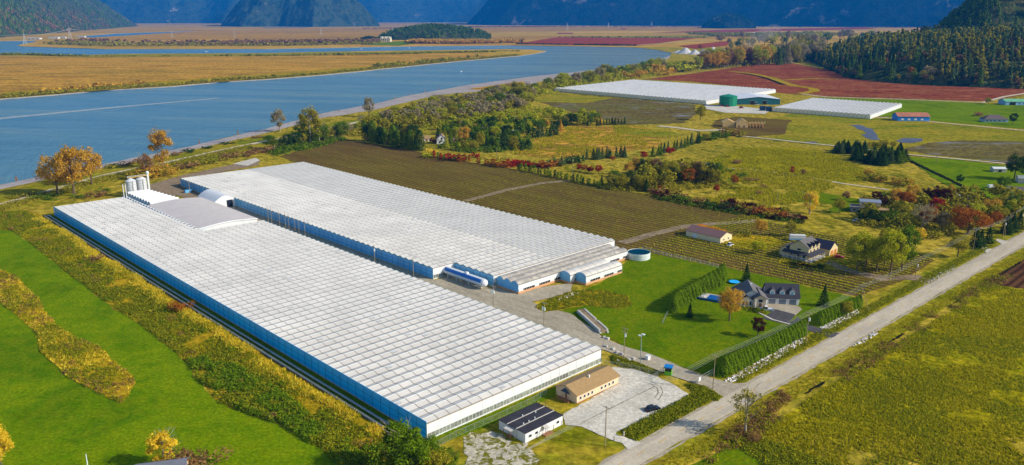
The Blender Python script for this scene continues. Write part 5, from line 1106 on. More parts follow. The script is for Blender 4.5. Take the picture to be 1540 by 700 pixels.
def tree(x, yb, yt, kind, colr, ctx, w=1.0, group=None, label=None, loc=None, H=None, far=None):
    loc = P(x, yb) if loc is None else Vector(loc); H = hgt(x, yb, yt) if H is None else H
    pxh = H*FPX/loc.length; var = random.randrange(3); lab = label or f'{CW[colr]} {WK[kind]} {ctx}'
    s = (H*w, H*w, H) if kind != 'shrub' else (H*w*1.2, H*w*1.2, H); nm, cat = KN[kind]
    if far is None: far = pxh < 17
    if far:
        o = link(nm, proto(kind, 'far', var), None, [LEAF[colr], m_bark], loc, random.uniform(0, 6.28), s); tag(o, lab, cat, group)
    else:
        o = thing(nm, lab, cat, loc, random.uniform(0, 6.28), group); o.scale = s; cr, tr = proto(kind, 'near', var)
        link('foliage' if kind == 'shrub' else 'crown', cr, o, [LEAF[colr]]); link('stem' if kind == 'shrub' else 'trunk', tr, o, [m_barkpale if kind in ('tall', 'sparse') else m_bark])
    TREES.append(o); return o
def row(p0, p1, n, h, kinds, cols, ctx, w=1.0, jit=1.0, group=None, jy=None):
    """n plants on the pixel line p0-p1, h = (min,max) height in pixels"""
    for i in range(n):
        f_ = (i+.5)/n; x = p0[0]+(p1[0]-p0[0])*f_ + random.uniform(-1, 1)*jit; y = p0[1]+(p1[1]-p0[1])*f_ + random.uniform(-1, 1)*(jit*.3 if jy is None else jy)
        hp = random.uniform(*h); tree(x, y, y-hp, random.choice(kinds), random.choice(cols), ctx, w*random.uniform(.85, 1.15), group)

# river bank
tree(88, 293, 228, 'broad', 'gold', 'left of the bank trio behind the silos', 1.0); tree(112, 295, 217, 'broad', 'gold', 'tallest of the bank trio behind the silos', .95); tree(138, 278, 221, 'broad', 'gold', 'right of the bank trio behind the silos', .95)
tree(245, 254, 190, 'tall', 'gold', 'standing alone on the dike by the yard', 1.1); tree(221, 266, 228, 'tall', 'brown', 'beside the lone dike tree', 1.1)
tree(421, 198, 163, 'tall', 'grey', 'on the dike left of the tall green one', 1.3); tree(467, 216, 157, 'tall', 'olive', 'tallest on the dike behind the field', 1.15); tree(456, 216, 176, 'tall', 'green', 'left of the tallest dike tree', 1.2); tree(480, 214, 180, 'tall', 'green', 'right of the tallest dike tree', 1.2); tree(555, 176, 145, 'broad', 'grey', 'alone by the mud bank', .8)
row((402, 226), (515, 208), 14, (16, 28), ['broad', 'tall'], ['green', 'olive', 'dark'], 'in the thicket on the dike', 1.2, 3)
row((200, 272), (250, 262), 5, (12, 20), ['shrub'], ['olive', 'gold'], 'below the lone dike tree', 1.4, 3)
row((255, 258), (400, 228), 12, (5, 10), ['shrub'], ['olive', 'green', 'brown'], 'on the grass slope behind the yard', 2, 4)
row((150, 256), (400, 205), 10, (4, 7), ['shrub'], ['dark', 'olive', 'brown'], 'on the bank below the dike', 2, 4)
row((20, 300), (170, 290), 8, (5, 9), ['shrub'], ['olive', 'brown', 'green'], 'on the dike foot behind the greenhouse', 2, 5, jy=5)
row((515, 200), (800, 132), 34, (13, 22), ['broad', 'tall', 'sparse'], ['olive', 'grey', 'olive', 'lime'], 'in the riverside thicket by the bend', 1.3, 5, jy=4)
row((590, 190), (800, 150), 46, (13, 22), ['broad', 'tall'], ['olive', 'lime', 'green', 'grey'], 'in the wood behind the cottage', 1.4, 5, jy=6)
row((795, 140), (1000, 106), 26, (14, 24), ['broad', 'tall', 'sparse'], ['olive', 'lime', 'lime', 'grey', 'green'], 'on the bank left of the far greenhouse', 1.2, 4, jy=2.5)
row((900, 122), (1060, 104), 18, (8, 15), ['broad', 'shrub'], ['lime', 'gold', 'olive'], 'behind the far greenhouse', 1.4, 4, jy=3)
row((1050, 104), (1165, 95), 40, (22, 33), ['broad', 'tall'], ['olive', 'gold', 'grey', 'lime', 'brown'], 'in the tree belt above the cranberry beds', 1.2, 3, jy=3)
row((1160, 95), (1235, 88), 26, (22, 33), ['broad', 'tall', 'conifer'], ['green', 'olive', 'grey', 'blue'], 'in the belt beside the wooded hill', 1.2, 3, jy=5)
row((1080, 70), (1330, 62), 44, (9, 18), ['broad', 'tall'], ['olive', 'lime', 'green', 'grey'], 'in the hazy belt behind the gravel heaps', 1.3, 5, jy=7)
tree(1210, 88, 70, 'broad', 'yellow', 'at the foot of the wooded hill'); tree(1178, 95, 84, 'broad', 'orange', 'at the edge of the cranberry beds'); tree(1053, 75, 66, 'broad', 'orange', 'beside the gravel heaps', 1)
# around the cottage
row((549, 211), (632, 227), 17, (22, 32), ['conifer', 'cedar'], ['dark', 'dark', 'green'], 'in the dark hedge left of the cottage', 1.25, 2)
row((545, 200), (625, 208), 10, (14, 22), ['cedar', 'broad'], ['dark', 'green', 'olive'], 'behind the dark hedge', 1.2, 3)
row((640, 236), (770, 252), 18, (8, 14), ['cedar', 'cedar', 'shrub'], ['green', 'lime', 'orange', 'red', 'green'], 'along the field edge below the cottage', 1.3, 3, jy=2)
row((670, 222), (790, 225), 20, (12, 24), ['broad', 'cedar', 'conifer'], ['dark', 'lime', 'olive', 'green'], 'in the garden right of the cottage', 1.2, 4, jy=5)
tree(698, 215, 189, 'broad', 'gold', 'round in the cottage garden', 1.05); tree(692, 217, 207, 'shrub', 'maroon', 'below the round golden tree', 1); tree(655, 216, 205, 'shrub', 'maroon', 'in front of the cottage', 1); tree(716, 237, 229, 'shrub', 'red', 'at the field edge left of the pole', 1.2); tree(648, 231, 222, 'shrub', 'yellow', 'at the field corner by the cottage', 1.1)
row((735, 222), (800, 224), 8, (10, 15), ['cedar'], ['dark'], 'in the short dark row right of the garden', 1.4, 1.5)
row((660, 205), (800, 195), 34, (14, 22), ['broad', 'conifer', 'tall'], ['green', 'olive', 'dark', 'lime'], 'in the wood above the cottage', 1.3, 4, jy=8)
row((800, 208), (840, 204), 8, (12, 18), ['conifer', 'cedar'], ['dark', 'blue', 'green'], 'at the left end of the golden meadow', 1.3, 2)
row((810, 196), (905, 186), 18, (10, 20), ['broad', 'conifer', 'tall'], ['olive', 'green', 'dark', 'gold'], 'at the top of the golden meadow', 1.3, 4, jy=4)
row((895, 189), (942, 187), 10, (8, 12), ['conifer'], ['blue', 'dark'], 'in the short row below the wet field', 1.3, 1)
# field edge: red shrubs, small cedars
row((758, 246), (816, 252), 12, (6, 9), ['shrub'], ['red', 'maroon', 'red'], 'in the red hedge at the field edge', 1.4, 1.5)
row((777, 255), (905, 283), 26, (8, 13), ['cedar'], ['green', 'dark', 'green'], 'in the small cedar row at the field edge', 1.1, 1.2)
row((820, 252), (880, 243), 10, (9, 15), ['conifer', 'conifer', 'shrub'], ['blue', 'dark', 'orange'], 'above the small cedar row', 1.2, 3)
row((882, 241), (944, 236), 12, (12, 20), ['conifer'], ['blue', 'dark'], 'in the conifer group in the meadow', 1.15, 3)
row((868, 258), (900, 262), 5, (10, 15), ['broad'], ['orange', 'red', 'maroon'], 'left of the central tree clump', 1.1, 4)
tree(921, 243, 234, 'broad', 'orange', 'below the conifer group in the meadow', 1.4); tree(968, 240, 227, 'broad', 'red', 'right of the conifer group in the meadow', 1.3); tree(1007, 234, 221, 'broad', 'red', 'in front of the right conifer row', 1.5)
row((980, 236), (1056, 214), 13, (12, 18), ['conifer'], ['blue', 'dark', 'green'], 'in the right conifer row of the meadow', 1.15, 2)
row((1050, 214), (1108, 203), 9, (9, 14), ['broad', 'shrub'], ['olive', 'green', 'brown'], 'in the brushy row by the building site', 1.5, 3)
tree(1053, 181, 157, 'broad', 'olive', 'left of the building site', 1.0)
row((905, 278), (985, 288), 12, (16, 26), ['broad', 'tall', 'conifer'], ['dark', 'olive', 'green'], 'in the left of the central tree clump', 1.2, 4, jy=4)
row((940, 262), (1010, 272), 9, (20, 30), ['broad', 'tall'], ['olive', 'dark', 'brown', 'gold'], 'in the central tree clump', 1.2, 5, jy=5)
row((1000, 272), (1085, 276), 12, (24, 36), ['broad', 'tall'], ['olive', 'green', 'brown', 'orange', 'dark'], 'in the right of the central tree clump', 1.1, 4, jy=4)
tree(989, 285, 278, 'shrub', 'red', 'at the field edge below the central clump', 1.2); tree(978, 281, 266, 'broad', 'gold', 'small below the central clump', 1)
row((985, 292), (1100, 317), 22, (7, 13), ['shrub', 'shrub', 'cedar'], ['maroon', 'dark', 'green', 'olive', 'brown'], 'in the long hedge right of the central clump', 1.4, 3, jy=2)
row((1085, 308), (1210, 333), 26, (8, 15), ['shrub', 'broad'], ['maroon', 'brown', 'brown', 'olive', 'orange'], 'in the rusty hedge behind the shed', 1.3, 3, jy=4)
tree(1105, 280, 262, 'broad', 'orange', 'alone in the golden grass', 1); tree(1077, 291, 278, 'broad', 'red', 'above the long hedge', 1); tree(1191, 263, 250, 'broad', 'red', 'alone by the faint track', .8); tree(1208, 265, 253, 'broad', 'brown', 'right of the lone red one', .8)
row((1300, 268), (1372, 282), 8, (9, 16), ['broad', 'shrub'], ['olive', 'gold', 'lime'], 'in the grass above the grey house', 1.4, 4)
row((1090, 232), (1140, 300), 8, (4, 8), ['shrub'], ['olive', 'green', 'brown'], 'scattered in the golden grass', 1.5, 20)
# spruce clumps
for i in range(22):
    x, y = random.uniform(1252, 1300), random.uniform(226, 232); tree(x, y, y-random.uniform(12, 18), 'conifer', random.choice(['dark', 'blue']), 'in the left spruce clump in the meadow', 2.2, far=False)
for i in range(44):
    x = random.uniform(1286, 1362); y = random.uniform(236, 250) - abs(x-1325)*.08; tree(x, y, y-random.uniform(15, 22), 'conifer', random.choice(['dark', 'blue', 'dark', 'green']), 'in the right spruce clump in the meadow', 2.2, far=False)
row((1300, 226), (1345, 222), 5, (8, 14), ['broad'], ['olive'], 'behind the right spruce clump', 1.3, 3)
tree(1525, 270, 230, 'broad', 'dark', 'large at the right edge by the pale shed', 1.0); tree(1543, 272, 238, 'broad', 'green', 'behind the white farmhouse', 1); tree(1508, 287, 263, 'broad', 'green', 'left of the white farmhouse', 1.1); tree(1443, 278, 262, 'broad', 'dark', 'at the ditch in the green field', 1)
tree(1523, 188, 169, 'broad', 'dark', 'right of the distant bungalow', .9); tree(1486, 157, 146, 'broad', 'olive', 'left of the pale blue barn', 1.3); tree(1470, 175, 167, 'shrub', 'brown', 'in the bright pasture', 1.2)
# around the grey house and along the road
tree(1217, 322, 285, 'tall', 'yellow', 'left of the grey house', 1.3); tree(1262, 320, 297, 'broad', 'olive', 'on the lawn left of the grey house', 1.1); tree(1272, 302, 287, 'broad', 'brown', 'behind the lawn of the grey house', 1.1)
row((1292, 305), (1352, 298), 6, (10, 16), ['broad'], ['maroon', 'olive', 'maroon', 'green'], 'behind the grey house', 1.3, 3)
row((1300, 330), (1370, 340), 12, (14, 26), ['broad', 'shrub'], ['dark', 'green', 'olive', 'dark'], 'in front of the grey house', 1.2, 4, jy=5)
row((1330, 312), (1440, 302), 16, (16, 28), ['broad', 'tall'], ['olive', 'orange', 'lime', 'olive', 'maroon', 'gold'], 'in the autumn wood right of the grey house', 1.2, 5, jy=6)
tree(1386, 346, 304, 'sparse', 'grey', 'with pale trunk beside the orange giant', 1.4); tree(1394, 344, 308, 'broad', 'orange', 'behind the half-bare grey tree', .9); tree(1416, 347, 317, 'broad', 'grey', 'left of the orange giant', 1.0)
tree(1455, 352, 310, 'broad', 'orange', 'giant round crown near the road', 1.75); tree(1408, 330, 296, 'broad', 'red', 'behind the grey trees', 1)
row((1440, 335), (1530, 322), 13, (20, 34), ['broad', 'tall'], ['olive', 'gold', 'lime', 'orange', 'green'], 'in the wood behind the orange giant', 1.2, 5, jy=6)
row((1470, 345), (1545, 325), 8, (18, 28), ['broad'], ['olive', 'orange', 'green'], 'near the road at the right edge', 1.1, 4, jy=4)
row((1350, 352), (1430, 356), 9, (8, 14), ['shrub', 'broad'], ['dark', 'maroon', 'olive'], 'below the half-bare grey tree', 1.3, 4, jy=4)
tree(1382, 364, 342, 'broad', 'yellow', 'small beside the stone heap', 1.1); tree(1440, 387, 352, 'broad', 'olive', 'beside the road below the orange giant', 1.1)
for k, (x, yb, yt) in enumerate(((1466, 373, 341), (1474, 371, 345), (1486, 366, 341), (1513, 352, 322), (1522, 349, 320), (1532, 344, 318))): tree(x, yb, yt, 'conifer', 'dark', 'in the dense row beside the road', 1.6)
for x, yb, yt, c, w_ in ((1289, 408, 345, 'lime', .8), (1318, 410, 352, 'lime', .9), (1338, 414, 343, 'lime', .8), (1356, 407, 333, 'green', .75), (1302, 402, 350, 'green', .8), (1330, 398, 338, 'olive', .7)): tree(x, yb, yt, 'broad', c, 'in the tall group right of the tan farmhouse', w_)
tree(1143, 352, 330, 'broad', 'gold', 'behind the shed yard', 1.2); tree(1188, 356, 330, 'tall', 'olive', 'behind the white travel trailer', 1.4); tree(1140, 382, 361, 'broad', 'lime', 'round beside the shed yard', 1.3); tree(1122, 356, 347, 'shrub', 'olive', 'right of the shed', 1.2)
row((1180, 396), (1235, 404), 8, (4, 7), ['shrub'], ['maroon', 'dark', 'green'], 'in the garden of the tan farmhouse', 1.3, 3)
# house garden and hedges
tree(1238, 461, 428, 'conifer', 'dark', 'alone right of the pale house', 1.25); tree(1122, 424, 396, 'conifer', 'dark', 'behind the pale house', 1.3); tree(1097, 483, 431, 'broad', 'gold', 'large on the lawn beside the pool', 1.0); tree(1139, 507, 476, 'broad', 'maroon', 'on the lawn below the driveway', .9); tree(1037, 478, 455, 'conifer', 'dark', 'small on the lawn in the big shadow', 1.1)
row((1125, 466), (1150, 472), 5, (5, 9), ['shrub'], ['green', 'maroon', 'olive'], 'in the flower bed by the driveway', 1.2, 2)
tree(1272, 478, 452, 'broad', 'olive', 'behind the roadside hedge end', 1)
for i, (a, b_) in enumerate(zip([1086, 1083, 1078, 1072, 1066, 1060, 1054, 1048, 1043, 1038, 1033, 1029, 1025, 1022, 1019, 1016, 1014, 1013], [424, 428, 431, 434, 437, 440, 443, 446, 449, 452, 455, 457, 459, 461, 463, 465.5, 468, 471])): tree(a, b_, b_-27+i*.15, 'cedar', 'hedge', 'in the curved hedge left of the pool', 1.35, 'cedars of the curved garden hedge')
for i in range(27):
    f_ = i/26; tree(1088+f_*118, 566-f_*61, 566-f_*61-31+f_*6, 'cedar', 'hedge', 'in the near roadside hedge', 1.25, 'cedars of the near roadside hedge')
for i in range(13):
    f_ = i/12; tree(1232+f_*60, 490-f_*27, 490-f_*27-22+f_*3, 'cedar', 'hedge', 'in the roadside hedge beyond the driveway', 1.3, 'cedars of the far roadside hedge')
# right of the road, bottom edge
tree(1121, 652, 578, 'sparse', 'olive', 'alone on the verge right of the road', 1.0)
tree(600, 708, 627, 'tall', 'hedge', 'leaning over the greenhouse corner, left of the pair', 1.1); tree(615, 712, 634, 'tall', 'hedge', 'leaning over the greenhouse corner, right of the pair', 1.2)
for x, yb, yt, c in ((640, 722, 655, 'hedge'), (668, 722, 672, 'green'), (586, 722, 652, 'green'), (625, 735, 662, 'hedge'), (655, 738, 678, 'olive')): tree(x, yb, yt, 'broad', c, 'at the bottom edge by the greenhouse corner', 1.1)
tree(247, 703, 648, 'tall', 'yellow', 'behind the grey roof at the bottom edge', 1.5); tree(290, 705, 672, 'shrub', 'brown', 'right of the grey roof at the bottom edge', 1.2); tree(4, 706, 640, 'broad', 'yellow', 'at the bottom left corner', .7)
tree(146, 392, 381, 'shrub', 'brown', 'small in the weeds beside the blue wall', 1); tree(270, 468, 450, 'shrub', 'orange', 'small in the weeds beside the blue wall', .9); tree(1136, 664, 648, 'shrub', 'brown', 'below the lone verge tree', .9)
# wooded hill: the largest individuals, the rest as one mass
hill_pts = []
foot = [XY(1222, 2150), XY(1245, 1800), XY(1278, 1510), XY(1340, 1415), XY(1400, 1360), XY(1540, 1290), XY(1700, 1200)]
for i in range(230):
    f_ = random.random()*(len(foot)-1.3); k = int(f_); a, b_ = foot[k], foot[k+1]; f_ -= k
    d = 330*random.random()**1.3; x, y = a[0]+(b_[0]-a[0])*f_ + d*.25, a[1]+(b_[1]-a[1])*f_ + d
    z = float(max(hF(np.array([x]), np.array([y]))[0], 0))
    con = random.random() < (.35 if d < 40 else .82); tree(0, 0, 0, 'conifer' if con else 'broad', random.choice(['blue', 'green', 'dark'] if con else ['brown', 'olive', 'grey', 'orange' if random.random() < .4 else 'green']), '', .9 if con else 1.0,
        'trees on the wooded hillside', 'tall conifer on the dark wooded hillside' if con else 'autumn broadleaf tree on the dark wooded hillside', (x, y, z-.5), random.uniform(20, 32) if con else random.uniform(11, 18), True)
def woods(name, label, pts, h, kind, nl, lf, w=1.0):
    """a far wood: one mesh of many small leafy crowns with their own outline"""
    pr = [crown_pts(kind, nl, 900+k*13) for k in range(4)]; out = []
    for i, q in enumerate(pts):
        v = pr[i % 4]; a = rng.uniform(0, 6.28); c_, s_ = math.cos(a), math.sin(a); k = h[i]; ww = k*w*rng.uniform(.8, 1.25)
        out.append(np.c_[(v[:, 0]*c_-v[:, 1]*s_)*ww+q[0], (v[:, 0]*s_+v[:, 1]*c_)*ww+q[1], v[:, 2]*k+q[2]])
    o = link(name, npmesh(name, np.concatenate(out), 4, LEAF[lf] if isinstance(lf, str) else lf)); tag(o, label, kind='stuff'); return o
def cones(name, label, pts, h, w, mt, seed=0, quads=False):
    """a far wood: one mesh of many small ragged cones"""
    n = len(pts); k = 5; a = np.arange(k)*2*math.pi/k; ang = rng.uniform(0, 6.28, (n, 1)) + a; hh = np.asarray(h).reshape(n, 1); ww = hh*w*rng.uniform(.7, 1.2, (n, k))
    B = np.stack([pts[:, 0:1]+ww*np.cos(ang), pts[:, 1:2]+ww*np.sin(ang), pts[:, 2:3]+hh*rng.uniform(.0, .22, (n, k))], -1); T = np.repeat(pts[:, None, :], k, 1).copy(); T[:, :, 2] += hh; T[:, :, :2] += rng.normal(0, .02, (n, 1, 2))*hh[:, :, None]
    V_ = np.stack([B, np.roll(B, -1, 1), T], 2)
    me = npmesh(name, V_.reshape(-1, 3), 3, mt); o = link(name, me); tag(o, label, kind='stuff'); return o
def on_hill(hf, box, n, zmin=2, zmax=1e9):
    X = rng.uniform(box[0], box[1], n); Y = rng.uniform(box[2], box[3], n); Z = hf(X, Y); q = (Z > zmin) & (Z < zmax); return np.c_[X, Y, Z-1][q]
p = on_hill(hF, (XY(1216, 2000)[0], 1500, 1200, 2600), 2200); woods('forest', 'dense mixed wood covering the dark hillside', p, rng.uniform(14, 30, len(p)), 'conifer', 70, 'blue'); p = on_hill(hF, (XY(1216, 2000)[0], 1500, 1200, 2600), 2400); woods('forest', 'lighter green conifers through the hillside wood', p, rng.uniform(14, 30, len(p)), 'conifer', 70, 'olive')
p = on_hill(hF2, (1000, 2400, 1800, 3000), 3600, 2, 420); woods('forest', 'conifer wood on the steep cliff-edged hill', p, rng.uniform(18, 34, len(p)), 'conifer', 60, 'green')
p = on_hill(hF, (XY(1216, 2000)[0], 1500, 1200, 2600), 1300); woods('forest', 'brown autumn trees scattered through the hillside wood', p, rng.uniform(9, 15, len(p)), 'broad', 50, 'brown')
p = on_hill(hA, (-5600, -2800, 4400, 10500), 17000, 2, 600); p = p[fbm(p[:, 0], p[:, 1], 300, 3, 2) > .43]; cones('forest', 'conifer forest on the upper left slope', p, rng.uniform(18, 40, len(p)), .24, LEAF['green'])
p = on_hill(hA, (-5000, -2800, 4300, 9000), 8000, 2, 170); p = p[fbm(p[:, 0], p[:, 1], 260, 3, 5) > .47]; cones('forest', 'brown autumn wood low on the left slope', p, rng.uniform(14, 24, len(p)), .5, LEAF['brown'])
p = on_hill(hG, (XY(1053, 9000)[0], XY(1138, 9000)[0], 8600, 9700), 900, 2); cones('forest', 'trees on the small dark knoll', p, rng.uniform(18, 30, len(p)), .3, LEAF['dark'])
p = on_hill(hH, (XY(566, 4300)[0], XY(742, 4700)[0], 4050, 5200), 1500, 3); woods('forest', 'dark conifers on the low rise beyond the river', p, rng.uniform(14, 27, len(p)), 'conifer', 36, 'green')
def band(name, label, line, wd, n, h, mt, w=.5):
    pts = [P(*q) for q in line]; seg = rng.integers(0, len(pts)-1, n); f_ = rng.uniform(0, 1, n); A = np.array([(q.x, q.y) for q in pts])
    c = A[seg] + (A[seg+1]-A[seg])*f_[:, None]; c[:, 1] += rng.uniform(0, wd, n); keep = vnoise(c[:, 0], c[:, 1], wd*2+40, 3) > rng.uniform(.05, .6, n); c = c[keep]
    return woods(name, label, np.c_[c, np.zeros(len(c))], h[0]+(h[1]-h[0])*rng.uniform(0, 1, len(c))**2, 'shrub' if w > .55 else 'broad', 22, mt, 1.3)
for poly, n_, h_, lf, lab in ((px(545,190, 640,162, 740,146, 800,138, 800,160, 700,186, 600,200, 550,206), 200, (7, 13), 'olive', 'olive wood along the river bend'), (px(560,186, 660,160, 790,142, 800,165, 690,188), 130, (8, 14), 'grey', 'half-bare grey trees in the wood along the bend'), (px(660,205, 700,190, 800,185, 810,200, 760,212, 690,214), 70, (6, 11), 'green', 'green wood around the white tunnel roof'), (px(640,200, 720,180, 830,172, 900,178, 880,190, 760,192), 100, (6, 12), 'lime', 'yellow-green wood above the cottage'),
        (px(930,284, 960,264, 1075,262, 1085,278, 1000,288), 26, (8, 14), 'olive', 'olive trees filling the central clump'), (px(1300,335, 1340,305, 1430,296, 1540,300, 1540,330, 1450,342, 1370,345), 50, (6, 11), 'olive', 'olive trees filling the autumn wood'), (px(800,142, 885,116, 1000,97, 1045,100, 980,112, 880,128, 810,148), 150, (9, 16), 'lime', 'yellow-green wood on the bank of the bend')):
    q = pick(poly, n_); woods('wood', lab, np.c_[q, np.zeros(len(q))], rng.uniform(*h_, len(q)), 'broad', 260, lf, 1.2)
band('scrub', 'brown scrub wood along the far spit', [(60, 66), (100, 67.5), (160, 69.5), (400, 69), (560, 66)], 420, 3000, (6, 18), LEAF['brown'])
band('scrub', 'olive scrub along the far spit', [(56, 67), (160, 70.5), (400, 70.5), (560, 67.5)], 300, 2000, (5, 14), LEAF['olive'])
band('scrub', 'autumn wood at the foot of the low rise', [(610, 66), (690, 66.5), (790, 65)], 260, 2200, (9, 18), LEAF['gold'])
band('scrub', 'dark trees around the cream house', [(540, 62), (566, 62), (600, 60)], 200, 260, (14, 22), LEAF['dark'])
band('scrub', 'dark shrubs lining the far river bank', [(776, 67), (885, 68.4), (957, 69.6)], 20, 500, (3, 7), LEAF['dark'])
band('scrub', 'shrubs lining the island shore', [(-60, 156), (0, 148), (78, 142), (156, 135), (260, 129), (338, 122), (400, 118.6), (484, 112), (588, 101.6), (692, 91.4), (780, 83.8)], 26, 2600, (2, 6), LEAF['olive'], .7)
band('scrub', 'dark shrubs at the back of the island', [(0, 83), (30, 82.6), (60, 84), (130, 85.5), (400, 85), (600, 82), (780, 77.6)], 16, 900, (3, 8), LEAF['weed'], .8)
band('scrub', 'golden shrubs on the lower island shore', [(60, 140), (160, 132), (200, 129)], 40, 90, (3, 9), LEAF['gold'], .6)
band('scrub', 'brown trees on the island right end', [(560, 103), (600, 99), (640, 95), (720, 86)], 40, 200, (3, 12), LEAF['olive'], .6)
band('scrub', 'trees along the far valley edge', [(540, 44), (700, 41.5), (830, 41), (1050, 41), (1400, 42.5)], 500, 1600, (6, 14), LEAF['brown'], .6)
band('scrub', 'dotted trees beyond the red field', [(840, 57), (950, 57.5), (1060, 57.5)], 8, 120, (6, 11), LEAF['weed'], .4)
band('scrub', 'woods behind the industrial sheds', [(1080, 56), (1180, 57), (1300, 54)], 900, 1500, (9, 18), LEAF['olive'], .45)

# ------------------------------------------------------------------ grasses and low plants
def leafcloud(name, label, C, size, lf, nrm=None): o = link(name, npmesh(name, rquads(C, size, 1, nrm, .6), 4, LEAF[lf])); tag(o, label, kind='stuff'); return o
def mounds(name, label, pts, r, h, per, ls, lf):
    """leafy mounds: per leaves over each centre"""
    n = len(pts); i = np.repeat(np.arange(n), per); a = rng.uniform(0, 6.28, n*per); e = rng.uniform(0, 1, n*per)
    rr = np.asarray(r)[i]; hh = np.asarray(h)[i]; s = np.sqrt(1-e*e)
    C = np.c_[pts[i, 0]+rr*s*np.cos(a), pts[i, 1]+rr*s*np.sin(a), .1+hh*e]
    return leafcloud(name, label, C, rng.uniform(.6, 1.3, n*per)*ls, lf, np.c_[s*np.cos(a)*.8, s*np.sin(a)*.8, e*.6+.5])
def blades(name, label, pts, h, w, per, lf, lean=.5, z=.1):
    n = len(pts); i = np.repeat(np.arange(n), per); m = n*per; hh = np.asarray(h)[i]*rng.uniform(.6, 1.15, m); a = rng.uniform(0, 6.28, m)
    b0 = np.c_[pts[i, 0], pts[i, 1], np.full(m, z)] + np.c_[rng.normal(0, w*.7, (m, 2)), np.zeros(m)]
    d = np.c_[np.cos(a), np.sin(a), np.zeros(m)]; t_ = b0 + np.c_[rng.normal(0, lean, (m, 2))*hh[:, None], hh]
    V_ = np.stack([b0-d*w/2, b0+d*w/2, t_], 1).reshape(-1, 3); o = link(name, npmesh(name, V_, 3, LEAF[lf])); tag(o, label, kind='stuff'); return o
def clumpy(poly, n, s, thr, seed=0):
    q = pick(poly, n); v = fbm(q[:, 0], q[:, 1], s, 3, seed); return q[v > thr + rng.uniform(-.06, .06, n)]
vis3 = MEADOW3
q = clumpy(vis3, 40000, 9, .42, 1); blades('tussock_grass', 'olive tussocks of the rough meadow', q, rng.uniform(.3, .85, len(q)), .5, 3, 'tuft', .6)
q = clumpy(vis3, 20000, 16, .55, 5); blades('tussock_grass', 'dark weedy tufts in the rough meadow', q, np.full(len(q), .7), .4, 4, 'weed', .4)
q = pick([W(ROAD_R(v)-6.5, v) for v in (40, 160, 300, 420)] + [W(ROAD_R(v)-13, v) for v in (420, 300, 160, 40)], 3000)
q = q[fbm(q[:, 0], q[:, 1], 12, 3, 2) > .45]; mounds('ditch_brush', 'green brush along the road ditch', q[::2], rng.uniform(.5, 1.1, len(q))[::2], rng.uniform(.5, 1.4, len(q))[::2], 14, .35, 'weed'); mounds('ditch_brush', 'brown brush along the road ditch', q[1::2], rng.uniform(.5, 1.1, len(q))[1::2], rng.uniform(.5, 1.2, len(q))[1::2], 14, .35, 'brown')
q = pick([W(ROAD_R(v)-3, v) for v in (20, 160, 300, 420)] + [W(ROAD_R(v)-8, v) for v in (420, 300, 160, 20)], 4200); blades('verge_grass', 'yellow grass on the right verge', q, np.full(len(q), .5), .3, 3, 'tuft', .5)
q = pick([W(ROAD_L(v)+1.5, v) for v in (40, 80)] + [W(ROAD_L(v)+7.5, v) for v in (80, 42)], 2200); mounds('verge_brush', 'weedy bank between lot and road', q, rng.uniform(.4, .8, len(q)), rng.uniform(.4, 1.0, len(q)), 10, .3, 'weed')
q = pick([W(ROAD_L(v)+2, v) for v in (92, 200, 320)] + [W(ROAD_L(v)+6, v) for v in (320, 200, 94)], 2600); mounds('verge_brush', 'green weeds along the left ditch', q, rng.uniform(.4, .8, len(q)), rng.uniform(.3, .8, len(q)), 9, .3, 'weed')
q = pick(px(1100,665, 1145,660, 1250,700, 1290,730, 1200,735), 900); mounds('ditch_brush', 'dark brush at the bottom right corner', q, rng.uniform(.6, 1.2, len(q)), rng.uniform(.4, 1.2, len(q)), 14, .36, 'weed')
q = pick(px(1085,660, 1130,620, 1175,588, 1190,600, 1150,640, 1120,670), 240); mounds('ditch_brush', 'brown brush below the lone verge tree', q, rng.uniform(.5, 1.1, len(q)), rng.uniform(.4, 1.2, len(q)), 14, .36, 'brown')
# weedy strip and hummock left of the greenhouse
for lf, n_, lab in (('straw', 6500, 'golden tall grass along the blue wall'), ('tuft', 4200, 'olive tall grass along the blue wall')):
    a = rng.uniform(0, 346, n_); b_ = np.clip(rng.normal(-8.4, 1.3, n_) + 1.2*np.sin(a*.07) + .8*np.sin(a*.23), -13, -5.6); q = np.c_[O.x+U.x*a+V.x*b_, O.y+U.y*a+V.y*b_]; q = q[fbm(q[:, 0], q[:, 1], 6, 3, 6) > (.4 if lf == 'straw' else .3)]; blades('tall_grass', lab, q, rng.uniform(.6, 1.3, len(q)), .35, 4, lf, .5)
q = clumpy(M2, 15000, 12, .46, 3); uvq = np.array([UV((a, b_, 0)) for a, b_ in q]); q = q[uvq[:, 1] < -9]; mounds('weed_growth', 'green weeds in the strip beside the field', q, rng.uniform(.5, 1.1, len(q)), rng.uniform(.35, 1.0, len(q)), 12, .36, 'weed')
q = pick(M2, 14000); uvq = np.array([UV((a, b_, 0)) for a, b_ in q]); q = q[(uvq[:, 1] < -8) & (fbm(q[:, 0], q[:, 1], 14, 3, 8) > .5)]; blades('tall_grass', 'yellow grass among the weeds', q, np.full(len(q), .8), .35, 4, 'tuft', .45)
q = px(330,592, 300,572, 286,549, 300,540, 350,550, 420,590, 470,630, 520,668, 560,700, 520,706, 484,676, 419,637, 380,625, 345,610); qq = clumpy(q, 2600, 7, .42, 2); mounds('bramble', 'green bramble bank at the field edge', qq, rng.uniform(.7, 1.4, len(qq)), rng.uniform(.6, 1.9, len(qq)), 16, .42, 'hedge'); qq = clumpy(q, 1500, 9, .5, 12); mounds('bramble', 'olive weeds through the bramble bank', qq, rng.uniform(.7, 1.3, len(qq)), rng.uniform(.8, 2.0, len(qq)), 14, .4, 'weed')
